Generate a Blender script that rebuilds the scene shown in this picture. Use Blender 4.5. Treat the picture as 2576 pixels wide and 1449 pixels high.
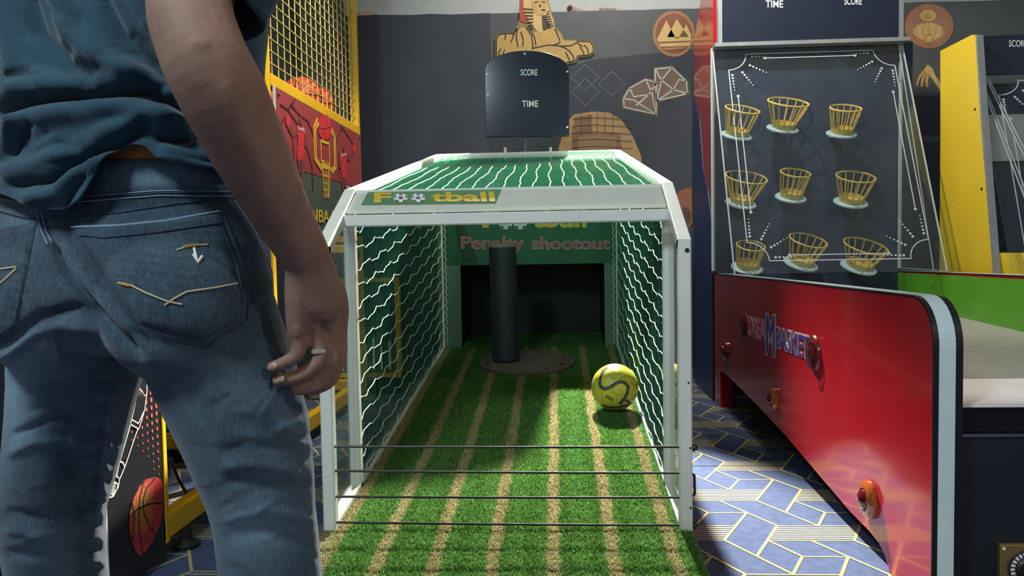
import bpy, bmesh, math, random
import numpy as np
from mathutils import Vector, Matrix

# ------------------------------------------------------------------ clear
for o in list(bpy.data.objects):
    bpy.data.objects.remove(o, do_unlink=True)
scn = bpy.context.scene
COL = scn.collection
random.seed(7)
RNG = np.random.default_rng(7)
R_ = math.radians

# ------------------------------------------------------------------ camera
F, CX, CY, CAMH = 2000.0, 1288.0, 724.5, 1.0
def _axes(yaw=3.2, pitch=2.9, roll=1.0):
    y, p, r = R_(yaw), R_(pitch), R_(roll)
    fw = Vector((-math.sin(y)*math.cos(p), math.cos(y)*math.cos(p), -math.sin(p)))
    rt = Vector((math.cos(y), math.sin(y), 0)); up = rt.cross(fw)
    return rt*math.cos(r)-up*math.sin(r), up*math.cos(r)+rt*math.sin(r), fw
CR, CU, CF = _axes()
CAM = Vector((0, 0, CAMH))
cd = bpy.data.cameras.new('camera'); cam = bpy.data.objects.new('camera', cd); COL.objects.link(cam)
cd.sensor_width = 36; cd.lens = F/2576*36; cd.clip_start = 0.02; cd.clip_end = 100
m3 = Matrix((CR, CU, -CF)).transposed()
cam.matrix_world = Matrix.Translation(CAM) @ m3.to_4x4()
scn.camera = cam

# measuring helpers: where a line of sight meets the plane a thing really stands in
def ray(px, py): return CR*((px-CX)/F) - CU*((py-CY)/F) + CF
def ay(px, py, Y): d = ray(px, py); return CAM + d*(Y/d.y)
def ax(px, py, X): d = ray(px, py); return CAM + d*(X/d.x)
def az(px, py, Z): d = ray(px, py); return CAM + d*((Z-CAMH)/d.z)

# ------------------------------------------------------------------ light
scn.view_settings.view_transform = 'Standard'
scn.view_settings.look = 'None'
scn.view_settings.gamma = 1.0
scn.view_settings.use_curve_mapping = False
scn.view_settings.exposure = 0.40
w = bpy.data.worlds.new('hall_ambient'); scn.world = w; w.use_nodes = True
w.node_tree.nodes['Background'].inputs[0].default_value = (0.86, 0.93, 1.0, 1)
w.node_tree.nodes['Background'].inputs[1].default_value = 0.20

def lamp(name, kind, loc, energy, color, size=0.1, target=None, angle=None, blend=0.3):
    l = bpy.data.lights.new(name, kind); l.energy = energy; l.color = color
    if kind == 'AREA':
        l.shape = 'DISK'; l.size = size
    else:
        l.shadow_soft_size = size
    if kind == 'SPOT':
        l.spot_size = R_(angle or 100); l.spot_blend = blend
    o = bpy.data.objects.new(name, l); COL.objects.link(o); o.location = loc
    if target is not None:
        d = Vector(target)-Vector(loc)
        o.rotation_euler = d.to_track_quat('-Z', 'Y').to_euler()
    return o
# hall downlight over the back of the penalty game (hard shadows towards the player)
lamp('ceiling_downlight_back', 'SPOT', (0.19, 5.63, 3.02), 3300, (1.0, 0.95, 0.84), 0.03, (-0.24, 2.9, 0.25), 43, 0.45)
# hall lamp behind the photographer on the right
lamp('hall_lamp_right', 'POINT', (1.45, -0.35, 2.4), 40, (1.0, 0.93, 0.84), 0.05)
# cool light tube on the left behind the photographer
lamp('hall_lamp_left', 'AREA', (-1.25, -0.45, 3.0), 52, (0.74, 0.92, 1.0), 0.5, (-0.45, 1.3, 0.8))
# downlights above the alley games and the yellow cage, plus added fill spots
lamp('ceiling_downlight_alley', 'SPOT', (0.80, 4.0, 3.3), 150, (1.0, 0.93, 0.83), 0.05, (2.3, 5.1, 1.3), 90, 0.6)
lamp('added_fill_bed', 'SPOT', (1.65, 2.05, 3.35), 120, (1.0, 0.95, 0.90), 0.05, (1.72, 3.1, 0.55), 46, 0.5)  # added fill with no known fixture, lifts the white alley front
lamp('ceiling_downlight_cage', 'SPOT', (-0.30, 3.5, 3.4), 210, (1.0, 0.92, 0.80), 0.06, (-1.45, 4.25, 1.6), 56, 0.5)
lamp('added_fill_wall', 'SPOT', (0.45, 4.75, 3.45), 62, (1.0, 0.95, 0.88), 0.10, (0.45, 6.0, 2.1), 125, 0.6)  # added unseen spot that brightens the mural wall

# ------------------------------------------------------------------ materials
_M = {}
def srgb(r, g, b):
    f = lambda c: (c/255/12.92) if c/255 <= 0.04045 else (((c/255)+0.055)/1.055)**2.4
    return (f(r), f(g), f(b))
def mat(name, col, rough=0.5, metal=0.0, spec=0.5, var=0.12, scale=14.0, bump=0.0, bscale=200.0, coat=0.0, alpha=1.0, sheen=0.0):
    if name in _M: return _M[name]
    m = bpy.data.materials.new(name); m.use_nodes = True
    nt = m.node_tree; b = nt.nodes['Principled BSDF']
    c = srgb(*col)
    b.inputs['Roughness'].default_value = rough; b.inputs['Metallic'].default_value = metal
    b.inputs['Specular IOR Level'].default_value = spec
    b.inputs['Coat Weight'].default_value = coat; b.inputs['Coat Roughness'].default_value = 0.06
    b.inputs['Alpha'].default_value = alpha
    b.inputs['Sheen Weight'].default_value = sheen
    tc = nt.nodes.new('ShaderNodeTexCoord')
    if var > 0:
        n = nt.nodes.new('ShaderNodeTexNoise'); n.inputs['Scale'].default_value = scale; n.inputs['Detail'].default_value = 5
        nt.links.new(tc.outputs['Object'], n.inputs['Vector'])
        r = nt.nodes.new('ShaderNodeValToRGB')
        r.color_ramp.elements[0].position = 0.3; r.color_ramp.elements[1].position = 0.72
        r.color_ramp.elements[0].color = (*[x*(1-var) for x in c], 1)
        r.color_ramp.elements[1].color = (*[min(1, x*(1+var)) for x in c], 1)
        nt.links.new(n.outputs['Fac'], r.inputs[0]); nt.links.new(r.outputs[0], b.inputs['Base Color'])
    else:
        b.inputs['Base Color'].default_value = (*c, 1)
    if bump > 0:
        n2 = nt.nodes.new('ShaderNodeTexNoise'); n2.inputs['Scale'].default_value = bscale; n2.inputs['Detail'].default_value = 3
        nt.links.new(tc.outputs['Object'], n2.inputs['Vector'])
        bp = nt.nodes.new('ShaderNodeBump'); bp.inputs['Strength'].default_value = bump; bp.inputs['Distance'].default_value = 0.002
        nt.links.new(n2.outputs['Fac'], bp.inputs['Height']); nt.links.new(bp.outputs[0], b.inputs['Normal'])
    _M[name] = m
    return m
def acrylic(name, tint=(0.93, 0.97, 0.96), refl=1.0, haze=0.02, hcol=(0.8, 0.85, 0.85)):
    """thin clear sheet: see-through with a Fresnel gloss and a trace of surface haze"""
    if name in _M: return _M[name]
    m = bpy.data.materials.new(name); m.use_nodes = True; nt = m.node_tree
    for n in list(nt.nodes): nt.nodes.remove(n)
    out = nt.nodes.new('ShaderNodeOutputMaterial')
    tr = nt.nodes.new('ShaderNodeBsdfTransparent'); tr.inputs[0].default_value = (*tint, 1)
    gl = nt.nodes.new('ShaderNodeBsdfGlossy'); gl.inputs['Roughness'].default_value = 0.03
    df = nt.nodes.new('ShaderNodeBsdfDiffuse'); df.inputs[0].default_value = (*hcol, 1)
    fr = nt.nodes.new('ShaderNodeLayerWeight'); fr.inputs[0].default_value = 0.5
    pw = nt.nodes.new('ShaderNodeMath'); pw.operation = 'POWER'; pw.inputs[1].default_value = 5.0
    nt.links.new(fr.outputs['Facing'], pw.inputs[0])
    mu = nt.nodes.new('ShaderNodeMath'); mu.operation = 'MULTIPLY_ADD'; mu.inputs[1].default_value = 0.9*refl; mu.inputs[2].default_value = 0.04*refl
    nt.links.new(pw.outputs[0], mu.inputs[0])
    tc = nt.nodes.new('ShaderNodeTexCoord'); nz = nt.nodes.new('ShaderNodeTexNoise')
    nz.inputs['Scale'].default_value = 6; nz.inputs['Detail'].default_value = 6
    nt.links.new(tc.outputs['Object'], nz.inputs['Vector'])
    m2 = nt.nodes.new('ShaderNodeMath'); m2.operation = 'MULTIPLY'; m2.inputs[1].default_value = haze*2
    nt.links.new(nz.outputs['Fac'], m2.inputs[0])
    a = nt.nodes.new('ShaderNodeMixShader'); b = nt.nodes.new('ShaderNodeMixShader')
    nt.links.new(m2.outputs[0], a.inputs[0]); nt.links.new(tr.outputs[0], a.inputs[1]); nt.links.new(df.outputs[0], a.inputs[2])
    nt.links.new(mu.outputs[0], b.inputs[0]); nt.links.new(a.outputs[0], b.inputs[1]); nt.links.new(gl.outputs[0], b.inputs[2])
    nt.links.new(b.outputs[0], out.inputs[0])
    _M[name] = m
    return m
def netmat(name, col, opacity, transl=0.4):
    """fine knitted net too dense to see thread by thread: part see-through, part lit from behind"""
    if name in _M: return _M[name]
    m = bpy.data.materials.new(name); m.use_nodes = True; nt = m.node_tree
    for n in list(nt.nodes): nt.nodes.remove(n)
    out = nt.nodes.new('ShaderNodeOutputMaterial')
    tr = nt.nodes.new('ShaderNodeBsdfTransparent')
    df = nt.nodes.new('ShaderNodeBsdfDiffuse'); tl = nt.nodes.new('ShaderNodeBsdfTranslucent')
    df.inputs[0].default_value = (*srgb(*col), 1); tl.inputs[0].default_value = (*srgb(*col), 1)
    a = nt.nodes.new('ShaderNodeMixShader'); a.inputs[0].default_value = transl
    nt.links.new(df.outputs[0], a.inputs[1]); nt.links.new(tl.outputs[0], a.inputs[2])
    b = nt.nodes.new('ShaderNodeMixShader'); b.inputs[0].default_value = opacity
    nt.links.new(tr.outputs[0], b.inputs[1]); nt.links.new(a.outputs[0], b.inputs[2])
    nt.links.new(b.outputs[0], out.inputs[0])
    _M[name] = m
    return m
def emis(name, col, strength):
    if name in _M: return _M[name]
    m = bpy.data.materials.new(name); m.use_nodes = True
    b = m.node_tree.nodes['Principled BSDF']
    b.inputs['Base Color'].default_value = (*srgb(*col), 1)
    b.inputs['Emission Color'].default_value = (*srgb(*col), 1); b.inputs['Emission Strength'].default_value = strength
    _M[name] = m
    return m

# ------------------------------------------------------------------ mesh builder
class MB:
    def __init__(s): s.v = []; s.f = []
    def add(s, vs, fs):
        k = len(s.v); s.v.extend([tuple(v) for v in vs]); s.f.extend([tuple(i+k for i in f) for f in fs]); return s
    def box(s, x0, x1, y0, y1, z0, z1):
        return s.add([(x0,y0,z0),(x1,y0,z0),(x1,y1,z0),(x0,y1,z0),(x0,y0,z1),(x1,y0,z1),(x1,y1,z1),(x0,y1,z1)],
                     [(0,3,2,1),(4,5,6,7),(0,1,5,4),(1,2,6,5),(2,3,7,6),(3,0,4,7)])
    def bar(s, p0, p1, w_, h, side=(1, 0, 0)):
        p0, p1 = Vector(p0), Vector(p1); d = (p1-p0).normalized(); a = Vector(side)
        a = (a-d*a.dot(d)).normalized(); b = d.cross(a); c = 0.12*min(w_, h)
        pr = []
        for (i, j) in ((-1,-1),(1,-1),(1,1),(-1,1)):       # slightly rounded square tube
            for q in ((0,1),(1,0)) if i*j > 0 else ((1,0),(0,1)):
                pr.append((i*(w_/2-c*q[0]), j*(h/2-c*q[1])))
        n = len(pr); vs = []
        for p in (p0, p1):
            for (u, v) in pr: vs.append(p+a*u+b*v)
        fs = [tuple(range(n))[::-1], tuple(range(n, 2*n))]
        for i in range(n): fs.append((i, (i+1) % n, n+(i+1) % n, n+i))
        return s.add(vs, fs)
    def tube(s, pts, r, n=8, cap=True):
        pts = [Vector(p) for p in pts]; rs = r if hasattr(r, '__len__') else [r]*len(pts)
        prev = None; vs = []
        for i, p in enumerate(pts):
            d = (pts[min(i+1, len(pts)-1)]-pts[max(i-1, 0)]).normalized()
            if prev is None:
                a = Vector((0,0,1)) if abs(d.z) < 0.9 else Vector((1,0,0))
            else: a = prev
            a = (a-d*a.dot(d)).normalized(); b = d.cross(a); prev = a
            for k in range(n):
                t = 2*math.pi*k/n; vs.append(p+(a*math.cos(t)+b*math.sin(t))*rs[i])
        fs = []
        for i in range(len(pts)-1):
            for k in range(n):
                fs.append((i*n+k, i*n+(k+1) % n, (i+1)*n+(k+1) % n, (i+1)*n+k))
        if cap: fs += [tuple(range(n))[::-1], tuple(range((len(pts)-1)*n, len(pts)*n))]
        return s.add(vs, fs)
    def lathe(s, prof, c, axis=(0,0,1), n=32):
        c = Vector(c); d = Vector(axis).normalized()
        a = Vector((1,0,0)) if abs(d.x) < 0.9 else Vector((0,1,0)); a = (a-d*a.dot(d)).normalized(); b = d.cross(a)
        vs = []; fs = []
        for (r, z) in prof:
            for k in range(n):
                t = 2*math.pi*k/n; vs.append(c+d*z+(a*math.cos(t)+b*math.sin(t))*r)
        for i in range(len(prof)-1):
            for k in range(n): fs.append((i*n+k, i*n+(k+1) % n, (i+1)*n+(k+1) % n, (i+1)*n+k))
        fs += [tuple(range(n))[::-1], tuple(range((len(prof)-1)*n, len(prof)*n))]
        return s.add(vs, fs)
    def prism(s, pts, vec):
        n = len(pts); pts = [Vector(p) for p in pts]
        if vec is None: return s.add(pts, [tuple(range(n))])       # a single sheet
        vec = Vector(vec)
        fs = [tuple(range(n)), tuple(range(n, 2*n))[::-1]]
        for i in range(n): fs.append((i, n+i, n+(i+1) % n, (i+1) % n))
        return s.add(pts+[p+vec for p in pts], fs)
    def strip(s, pts, wd, nrm, th):
        """flat band of width wd along pts, lying in the plane with normal nrm, th thick"""
        pts = [Vector(p) for p in pts]; nrm = Vector(nrm).normalized(); L = []; Rr = []
        for i, p in enumerate(pts):
            d = (pts[min(i+1, len(pts)-1)]-pts[max(i-1, 0)]).normalized(); q = d.cross(nrm)*(wd/2)
            L.append(p-q); Rr.append(p+q)
        for i in range(len(pts)-1):
            s.prism([L[i], L[i+1], Rr[i+1], Rr[i]], nrm*th)
        return s
def link(o): COL.objects.link(o); return o
def setparent(o, parent):
    if parent is None: return
    o.parent = parent
    bpy.context.view_layer.update() if False else None
    o.matrix_parent_inverse = WORLD[parent.name].inverted() if parent.name in WORLD else Matrix.Identity(4)
WORLD = {}
def obj(name, mb, m, parent=None, smooth=False, kind=None, bevel=0.0, angle=35):
    me = bpy.data.meshes.new(name); me.from_pydata(mb.v, [], mb.f); me.validate(); me.update()
    bm = bmesh.new(); bm.from_mesh(me); bmesh.ops.recalc_face_normals(bm, faces=bm.faces)
    if bevel > 0:
        es = [e for e in bm.edges if len(e.link_faces) == 2 and e.calc_face_angle(0) > R_(40)]
        bmesh.ops.bevel(bm, geom=es, offset=bevel, segments=2, affect='EDGES', profile=0.5)
    bm.to_mesh(me); bm.free()
    if smooth: 
        me.shade_smooth() if hasattr(me, 'shade_smooth') else None
        if angle < 180:
            try: me.set_sharp_from_angle(angle=R_(angle))
            except Exception: pass
    me.materials.append(m)
    o = link(bpy.data.objects.new(name, me)); WORLD[o.name] = Matrix.Identity(4)
    setparent(o, parent)
    if kind: o['kind'] = kind
    return o
def tag(o, label, cat, group=None):
    o['label'] = label; o['category'] = cat
    if group: o['group'] = group
    return o
def thing(name, label, cat, loc, group=None):
    o = link(bpy.data.objects.new(name, None)); o.location = loc; o.empty_display_size = 0.05
    WORLD[o.name] = Matrix.Translation(Vector(loc))
    return tag(o, label, cat, group)
def pxprint(name, pts, Y, m, parent, th=0.0015, lift=0.0):
    """flat printed shape on a board standing at depth Y (points measured on that board)"""
    return obj(name, MB().prism([ay(x, y, Y)+Vector((0, -lift, 0)) for x, y in pts], (0, -th, 0)), m, parent)
def ell(cx, cy, rx, ry, n=28, a0=0, a1=360):
    return [(cx+rx*math.cos(R_(a0+(a1-a0)*k/n)), cy+ry*math.sin(R_(a0+(a1-a0)*k/n))) for k in range(n)]
def text(name, s, p0, u, v, nrm, m, parent, th=0.002, bold=0.0, kind_=None):
    """lettering whose box is fitted to the parallelogram p0, p0+u, p0+v"""
    cu = bpy.data.curves.new(name, 'FONT'); cu.body = s; cu.offset = bold; cu.resolution_u = 4; cu.extrude = 0.5
    t = bpy.data.objects.new(name, cu); COL.objects.link(t)
    me = bpy.data.meshes.new_from_object(t); COL.objects.unlink(t); bpy.data.objects.remove(t); bpy.data.curves.remove(cu)
    co = np.array([q.co[:] for q in me.vertices]); lo = co.min(0); hi = co.max(0)
    p0, u, v, nrm = Vector(p0), Vector(u), Vector(v), Vector(nrm).normalized()
    for q in me.vertices:
        a = (q.co.x-lo[0])/(hi[0]-lo[0]); b = (q.co.y-lo[1])/(hi[1]-lo[1])
        q.co = p0+u*a+v*b+nrm*(th if q.co.z > 0 else 0.0)
    me.update(); me.materials.clear(); me.materials.append(m)
    o = link(bpy.data.objects.new(name, me)); WORLD[o.name] = Matrix.Identity(4)
    setparent(o, parent)
    return o
def textpx(name, s, x0, y0, x1, y1, fn, nrm, m, parent, th=0.002, bold=0.0, y2=None, y3=None):
    """x0,y0 bottom left .. x1,y1 top right on the board's own plane (fn); y2 bottom right, y3 top left if slanted"""
    bl = fn(x0, y0); br = fn(x1, y0 if y2 is None else y2); tl = fn(x0, y1 if y3 is None else y3)
    return text(name, s, bl, br-bl, tl-bl, nrm, m, parent, th, bold)
# ================================================================== SETTING
M_floor = mat('carpet_blue', (72, 84, 114), 0.95, spec=0.1, var=0.16, scale=30, bump=0.5, bscale=900)
floor = obj('floor', MB().box(-5, 6, -4, 7, -0.05, 0), M_floor, kind='structure')
# woven carpet pattern: lattice h, e ; d = h - e ; cell of 3h x 3e
hx = np.array([0.143, 0.0]); ex = np.array([0.0700, 0.1400]); O0 = np.array([0.554, 2.673])
def L2(a, b): return O0 + a*hx + b*ex
lines_mb = MB(); stripe_mb = MB()
tiles = [[(-2,0),(0,0),(0,1),(-2,1)], [(0,0),(0,2),(1,1),(1,-1)], [(-1,3),(0,3),(2,1),(1,1)],
         [(1,0),(2,0),(3,-1),(2,-1)], [(1,0),(2,-1),(2,-2),(1,-1)], [(-1,2),(0,2),(0,1),(-1,1)]]
done_edges = set()
def fl_line(p, q, wd, mb, z=0.0012):
    p = np.array(p); q = np.array(q); d = (q-p)/np.linalg.norm(q-p); n = np.array([-d[1], d[0]])*wd/2; d = d*0.0
    k = len(mb.v)
    for c in (p-n-d, q-n+d, q+n+d, p+n-d): mb.v.append((c[0], c[1], z))
    mb.f.append((k, k+1, k+2, k+3))
for i in range(-13, 9):
    for j in range(-7, 10):
        base = np.array([3*i, 3*j])
        o_ = L2(base[0], base[1])
        if not (-3.2 < o_[0] < 2.6 and 0.9 < o_[1] < 6.0): continue
        for t_i, t in enumerate(tiles):
            pts = [L2(base[0]+a, base[1]+b) for a, b in t]
            for k in range(4):
                a_, b_ = np.array(t[k]), np.array(t[(k+1) % 4]); st = b_-a_; ns = int(max(abs(st))); st = st//ns
                for q in range(ns):
                    u_ = tuple(base+a_+st*q); v_ = tuple(base+a_+st*(q+1)); key = (min(u_, v_), max(u_, v_))
                    if key in done_edges: continue
                    done_edges.add(key); a = L2(*key[0]); b = L2(*key[1])
                    fam = 0 if st[1] == 0 else (1 if st[0] == 0 else 2)
                    fl_line(a, b, 0.0075 if fam == 0 else 0.0105, lines_mb, 0.0012+0.0003*fam)
            if t_i == 0:
                for s in range(1, 7):
                    f = s/7; a = pts[0]*(1-f)+pts[3]*f; b = pts[1]*(1-f)+pts[2]*f
                    fl_line(a, b, 0.0105, stripe_mb, 0.0010)
M_cl = mat('carpet_gold_thread', (168, 157, 108), 0.95, spec=0.1, var=0.1, scale=60)
obj('carpet_pattern_lines', lines_mb, M_cl, floor)
obj('carpet_pattern_stripes', stripe_mb, mat('carpet_cream_thread', (154, 145, 120), 0.95, spec=0.1, var=0.1, scale=60), floor)
obj('carpet_seam', MB().box(-4, 5, 3.583, 3.589, 0.0, 0.0016), mat('seam_dark', (25, 28, 38), 0.9), floor)

M_white = mat('wall_paint_offwhite', (205, 208, 206), 0.85, var=0.04)
wall = obj('wall_back', MB().box(-5, 6, 6.45, 6.55, 0, 3.7), M_white, kind='structure')
ceil_ = obj('ceiling', MB().box(-5, 6, -4, 6.55, 3.7, 3.8), M_white, kind='structure')
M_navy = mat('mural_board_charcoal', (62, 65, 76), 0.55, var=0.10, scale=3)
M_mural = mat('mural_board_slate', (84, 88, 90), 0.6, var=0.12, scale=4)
def ragged(x0, x1, z0, z1, n=26, amp=0.004):
    top = [(x0+(x1-x0)*k/n, 5.985, z0+(z1-z0)*k/n+random.uniform(-amp, amp)) for k in range(n+1)]
    return [(x0, 5.985, 0.0), *top, (x1, 5.985, 0.0)]
obj('trim_1', MB().box(-4.2, 4.4, 6.016, 6.45, 2.60, 2.715), M_white, kind='structure')
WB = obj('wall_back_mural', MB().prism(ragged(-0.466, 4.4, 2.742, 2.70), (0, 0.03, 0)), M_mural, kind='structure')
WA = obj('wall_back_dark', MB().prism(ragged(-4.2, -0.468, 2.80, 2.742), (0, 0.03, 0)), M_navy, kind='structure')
YM = 5.985
def mp(name, pts, m, lift=0.0, th=0.0015, parent=None): return pxprint(name, pts, YM, m, parent or WB, th, lift)
M_gold = mat('print_gold', (196, 158, 92), 0.6, var=0.08)
M_gold2 = mat('print_gold_light', (212, 178, 112), 0.6, var=0.06)
M_brown = mat('print_brown', (140, 84, 62), 0.6, var=0.12)
M_dbrown = mat('print_dark_brown', (84, 60, 46), 0.6, var=0.1)
M_line = mat('print_pale_line', (188, 190, 186), 0.6, var=0.04)
M_faint = mat('print_faint_line', (112, 116, 116), 0.6, var=0.04)
M_ink = mat('print_ink', (38, 34, 32), 0.6, var=0.05)
def c5(pts): return [(880+x/2.8, y/2.8) for x, y in pts]
# lower band of the mural boards, darker than the top
mp('mural_lower_band', c5([(985, 560), (1560, 470), (1700, 420), (2430, 345), (2430, 2600), (985, 2600)]), mat('mural_band_dark', (54, 58, 68), 0.6, var=0.12, scale=3))
mp('mural_lower_band', [(2150, 240), (2900, 240), (2900, 1000), (2150, 1000)], mat('mural_band_dark', (54, 58, 68)))
# medallion with pyramids
def ring(cx, cy, rx, ry, m1, m2, nm):
    a = mp(nm, ell(cx, cy, rx, ry, 36), m1, 0.002)
    mp('medallion_field', ell(cx, cy, rx*0.86, ry*0.86, 36), m2, 0.004, parent=a)
    return a
M_copper = mat('print_copper', (170, 120, 84), 0.6, var=0.1)
med = ring(1695, 85, 53, 58, M_copper, M_brown, 'pyramid_medallion')
for p in ([(1653, 98), (1676, 52), (1700, 98)], [(1678, 94), (1702, 48), (1732, 94)], [(1706, 98), (1726, 62), (1739, 90), (1736, 98)],
          [(1653, 98), (1739, 98), (1734, 116), (1660, 118)]):
    mp('pyramid', p, M_gold2, 0.006, parent=med)
mp('sand_line', [(1657, 106), (1736, 103), (1736, 106), (1658, 110)], M_brown, 0.008, parent=med)
mp('sand_line', [(1664, 122), (1728, 118), (1720, 124), (1670, 128)], M_copper, 0.008, parent=med)
med2 = ring(2337, 66, 61, 56, M_copper, mat('print_rose', (168, 120, 96), 0.6, var=0.1), 'flower_medallion')
mp('leaf', ell(2334, 40, 20, 15), M_gold2, 0.006, parent=med2)
mp('leaf_core', ell(2330, 42, 10, 7), M_gold, 0.008, parent=med2)
pet = []
for k in range(40):
    a = 2*math.pi*k/40; r = 1.0 if k % 2 else 0.82
    pet.append((2335+42*r*math.cos(a), 80+24*r*math.sin(a)))
mp('blossom', pet, M_gold2, 0.006, parent=med2)
mp('blossom_core', ell(2336, 97, 14, 12), M_gold, 0.008, parent=med2)
mp('blossom_core', ell(2336, 97, 7, 6), M_gold2, 0.010, parent=med2)
for k in range(5):
    mp('blossom_vein', [(2300+k*17, 66), (2303+k*17, 66), (2307+k*15, 90), (2305+k*15, 90)], M_gold, 0.008, parent=med2)
# flail
fl = mp('flail', [(2321, 180), (2333, 162), (2345, 172), (2352, 190), (2374, 222), (2366, 232), (2346, 200), (2334, 186)], M_gold2, 0.002)
for k, p in enumerate(([(2322, 176), (2310, 192), (2303, 215), (2308, 219), (2314, 198), (2326, 182)],
          [(2326, 180), (2317, 200), (2315, 218), (2321, 220), (2324, 200), (2331, 184)],
          [(2331, 184), (2327, 204), (2329, 220), (2335, 220), (2334, 202), (2338, 188)])):
    mp('flail_strand', p, M_gold, 0.002, parent=fl)
mp('fish_print', ell(2336, 350, 26, 10), mat('print_teal', (70, 92, 98), 0.6), 0.002)
mp('fish_print', ell(2312, 346, 12, 6), mat('print_red', (150, 60, 58), 0.6), 0.004)
# line squares
def lines(nm, segs, wd, m, lift=0.002, Y=YM, parent=None):
    mb = MB()
    for s in segs:
        mb.strip([ay(x, y, Y)+Vector((0, -lift, 0)) for x, y in s], wd, (0, -1, 0), 0.0012)
    return obj(nm, mb, m, parent or WB)
for q in ([(1472, 163), (1508, 195), (1472, 228), (1436, 195), (1472, 163)], [(1472, 197), (1507, 233), (1472, 266), (1438, 233), (1472, 197)],
          [(1539, 179), (1572, 212), (1539, 240), (1505, 212), (1539, 179)]):
    lines('line_square', [q], 0.006, M_faint)
# the two glowing gems
glow = mat('print_gem_glow', (120, 96, 66), 0.7, var=0.2)
gemf = mat('print_gem_fill', (120, 98, 84), 0.6, var=0.1)
g1 = [(1568, 248), (1584, 222), (1624, 200), (1652, 208), (1650, 288), (1570, 270)]
g2 = [(1648, 174), (1690, 170), (1726, 205), (1729, 236), (1652, 254), (1648, 214)]
def grow(p, s):
    cx = sum(a for a, b in p)/len(p); cy = sum(b for a, b in p)/len(p)
    return [(cx+(a-cx)*s, cy+(b-cy)*s) for a, b in p]
mp('gem_glow', grow(g1, 1.12), glow, 0.001); mp('gem_glow', grow(g2, 1.12), glow, 0.001)
mp('gem_fill', g1, gemf, 0.003); mp('gem_fill', g2, gemf, 0.003)
lines('gem_outline', [g1+[g1[0]], [(1584, 222), (1594, 244), (1632, 238), (1652, 208)], [(1568, 248), (1594, 252), (1650, 288), (1640, 235), (1624, 200)], [(1600, 266), (1632, 238)]], 0.011, M_line, 0.005)
lines('gem_outline', [g2+[g2[0]], [(1648, 174), (1664, 202), (1652, 254)], [(1664, 202), (1690, 170)], [(1664, 202), (1694, 226), (1729, 236)], [(1694, 226), (1708, 200), (1726, 205)], [(1652, 254), (1694, 226)]], 0.011, M_line, 0.005)
# stone arch
arch = mp('stone_arch', [(1392, 470), (1406, 370), (1424, 310), (1444, 288), (1490, 281), (1532, 283), (1562, 300), (1590, 340), (1612, 390), (1622, 470)], mat('print_stone', (178, 142, 98), 0.7, var=0.15, scale=9), 0.002)
mp('arch_band', [(1438, 470), (1438, 335), (1446, 296), (1490, 288), (1490, 335), (1560, 335), (1572, 470)], mat('print_stone_dark', (138, 104, 76), 0.7, var=0.15, scale=9), 0.004, parent=arch)
mp('arch_centre', [(1452, 470), (1456, 344), (1500, 338), (1548, 344), (1556, 470)], mat('print_stone_mid', (160, 128, 96), 0.7, var=0.15, scale=9), 0.006, parent=arch)
for k in range(6):
    lines('arch_joint', [[(1440, 300+k*18), (1500, 296+k*18), (1590, 302+k*18)]], 0.004, M_dbrown, 0.008, parent=arch)
for k in range(5):
    lines('arch_joint', [[(1462+k*20, 286), (1462+k*20, 334)]], 0.004, M_dbrown, 0.008, parent=arch)
mp('mural_figure', [(1690, 500), (1712, 478), (1740, 470), (1742, 560), (1720, 590), (1700, 560)], M_brown, 0.002)
mp('mural_figure', ell(1722, 545, 16, 24), M_dbrown, 0.004)
mp('mural_hook', [(1342-40, 348), (1328-10, 348), (1318, 376), (1300, 378), (1300, 366), (1310, 364)], M_gold2, 0.002)
# sphinx cut-out fixed to the boards
YS = 5.965
sph = obj('sphinx_cutout', MB().prism([ay(x, y, YS) for x, y in c5([(1022, 420), (1022, 275), (1040, 240), (1090, 228), (1145, 230), (1176, 185), (1192, 130), (1196, -10), (1230, -62), (1290, -80), (1350, -68), (1390, -20), (1412, 60), (1440, 140), (1452, 190), (1490, 225), (1512, 278), (1600, 280), (1695, 284), (1726, 322), (1724, 372), (1692, 398), (1614, 404), (1592, 440), (1512, 456), (1440, 425), (1300, 410)])], (0, 0.018, 0)), mat('cutout_olive_edge', (136, 124, 70), 0.6))
tag(sph, 'painted sphinx cut-out lying on top of the dark mural boards', 'cutout')
def sp(nm, pts, m, lift): return obj(nm, MB().prism([ay(x, y, YS)+Vector((0, -lift, 0)) for x, y in c5(pts)], (0, -0.002, 0)), m, sph)
sp('body', [(1032, 415), (1032, 280), (1046, 248), (1092, 236), (1150, 238), (1190, 200), (1240, 190), (1290, 230), (1440, 200), (1480, 235), (1505, 288), (1600, 290), (1690, 293), (1716, 325), (1714, 366), (1688, 388), (1606, 394), (1586, 430), (1514, 444), (1440, 415), (1300, 400)], M_gold, 0.0)
sp('headdress', [(1202, 120), (1204, -8), (1236, -56), (1290, -72), (1346, -60), (1382, -16), (1402, 60), (1432, 145), (1440, 205), (1420, 205), (1395, 150), (1350, 232), (1318, 222), (1270, 160)], M_gold2, 0.003)
sp('red_cloth', [(1200, 0), (1222, 0), (1228, 90), (1262, 140), (1250, 165), (1196, 150), (1196, 60)], mat('print_rust_red', (176, 74, 62), 0.6), 0.005)
sp('face', [(1284, 60), (1276, 5), (1290, -30), (1340, -34), (1382, -10), (1388, 60), (1372, 100), (1330, 114), (1296, 90)], M_gold, 0.006)
sp('beard', [(1352, 112), (1388, 108), (1392, 200), (1376, 212), (1358, 206)], M_dbrown, 0.006)
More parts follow.
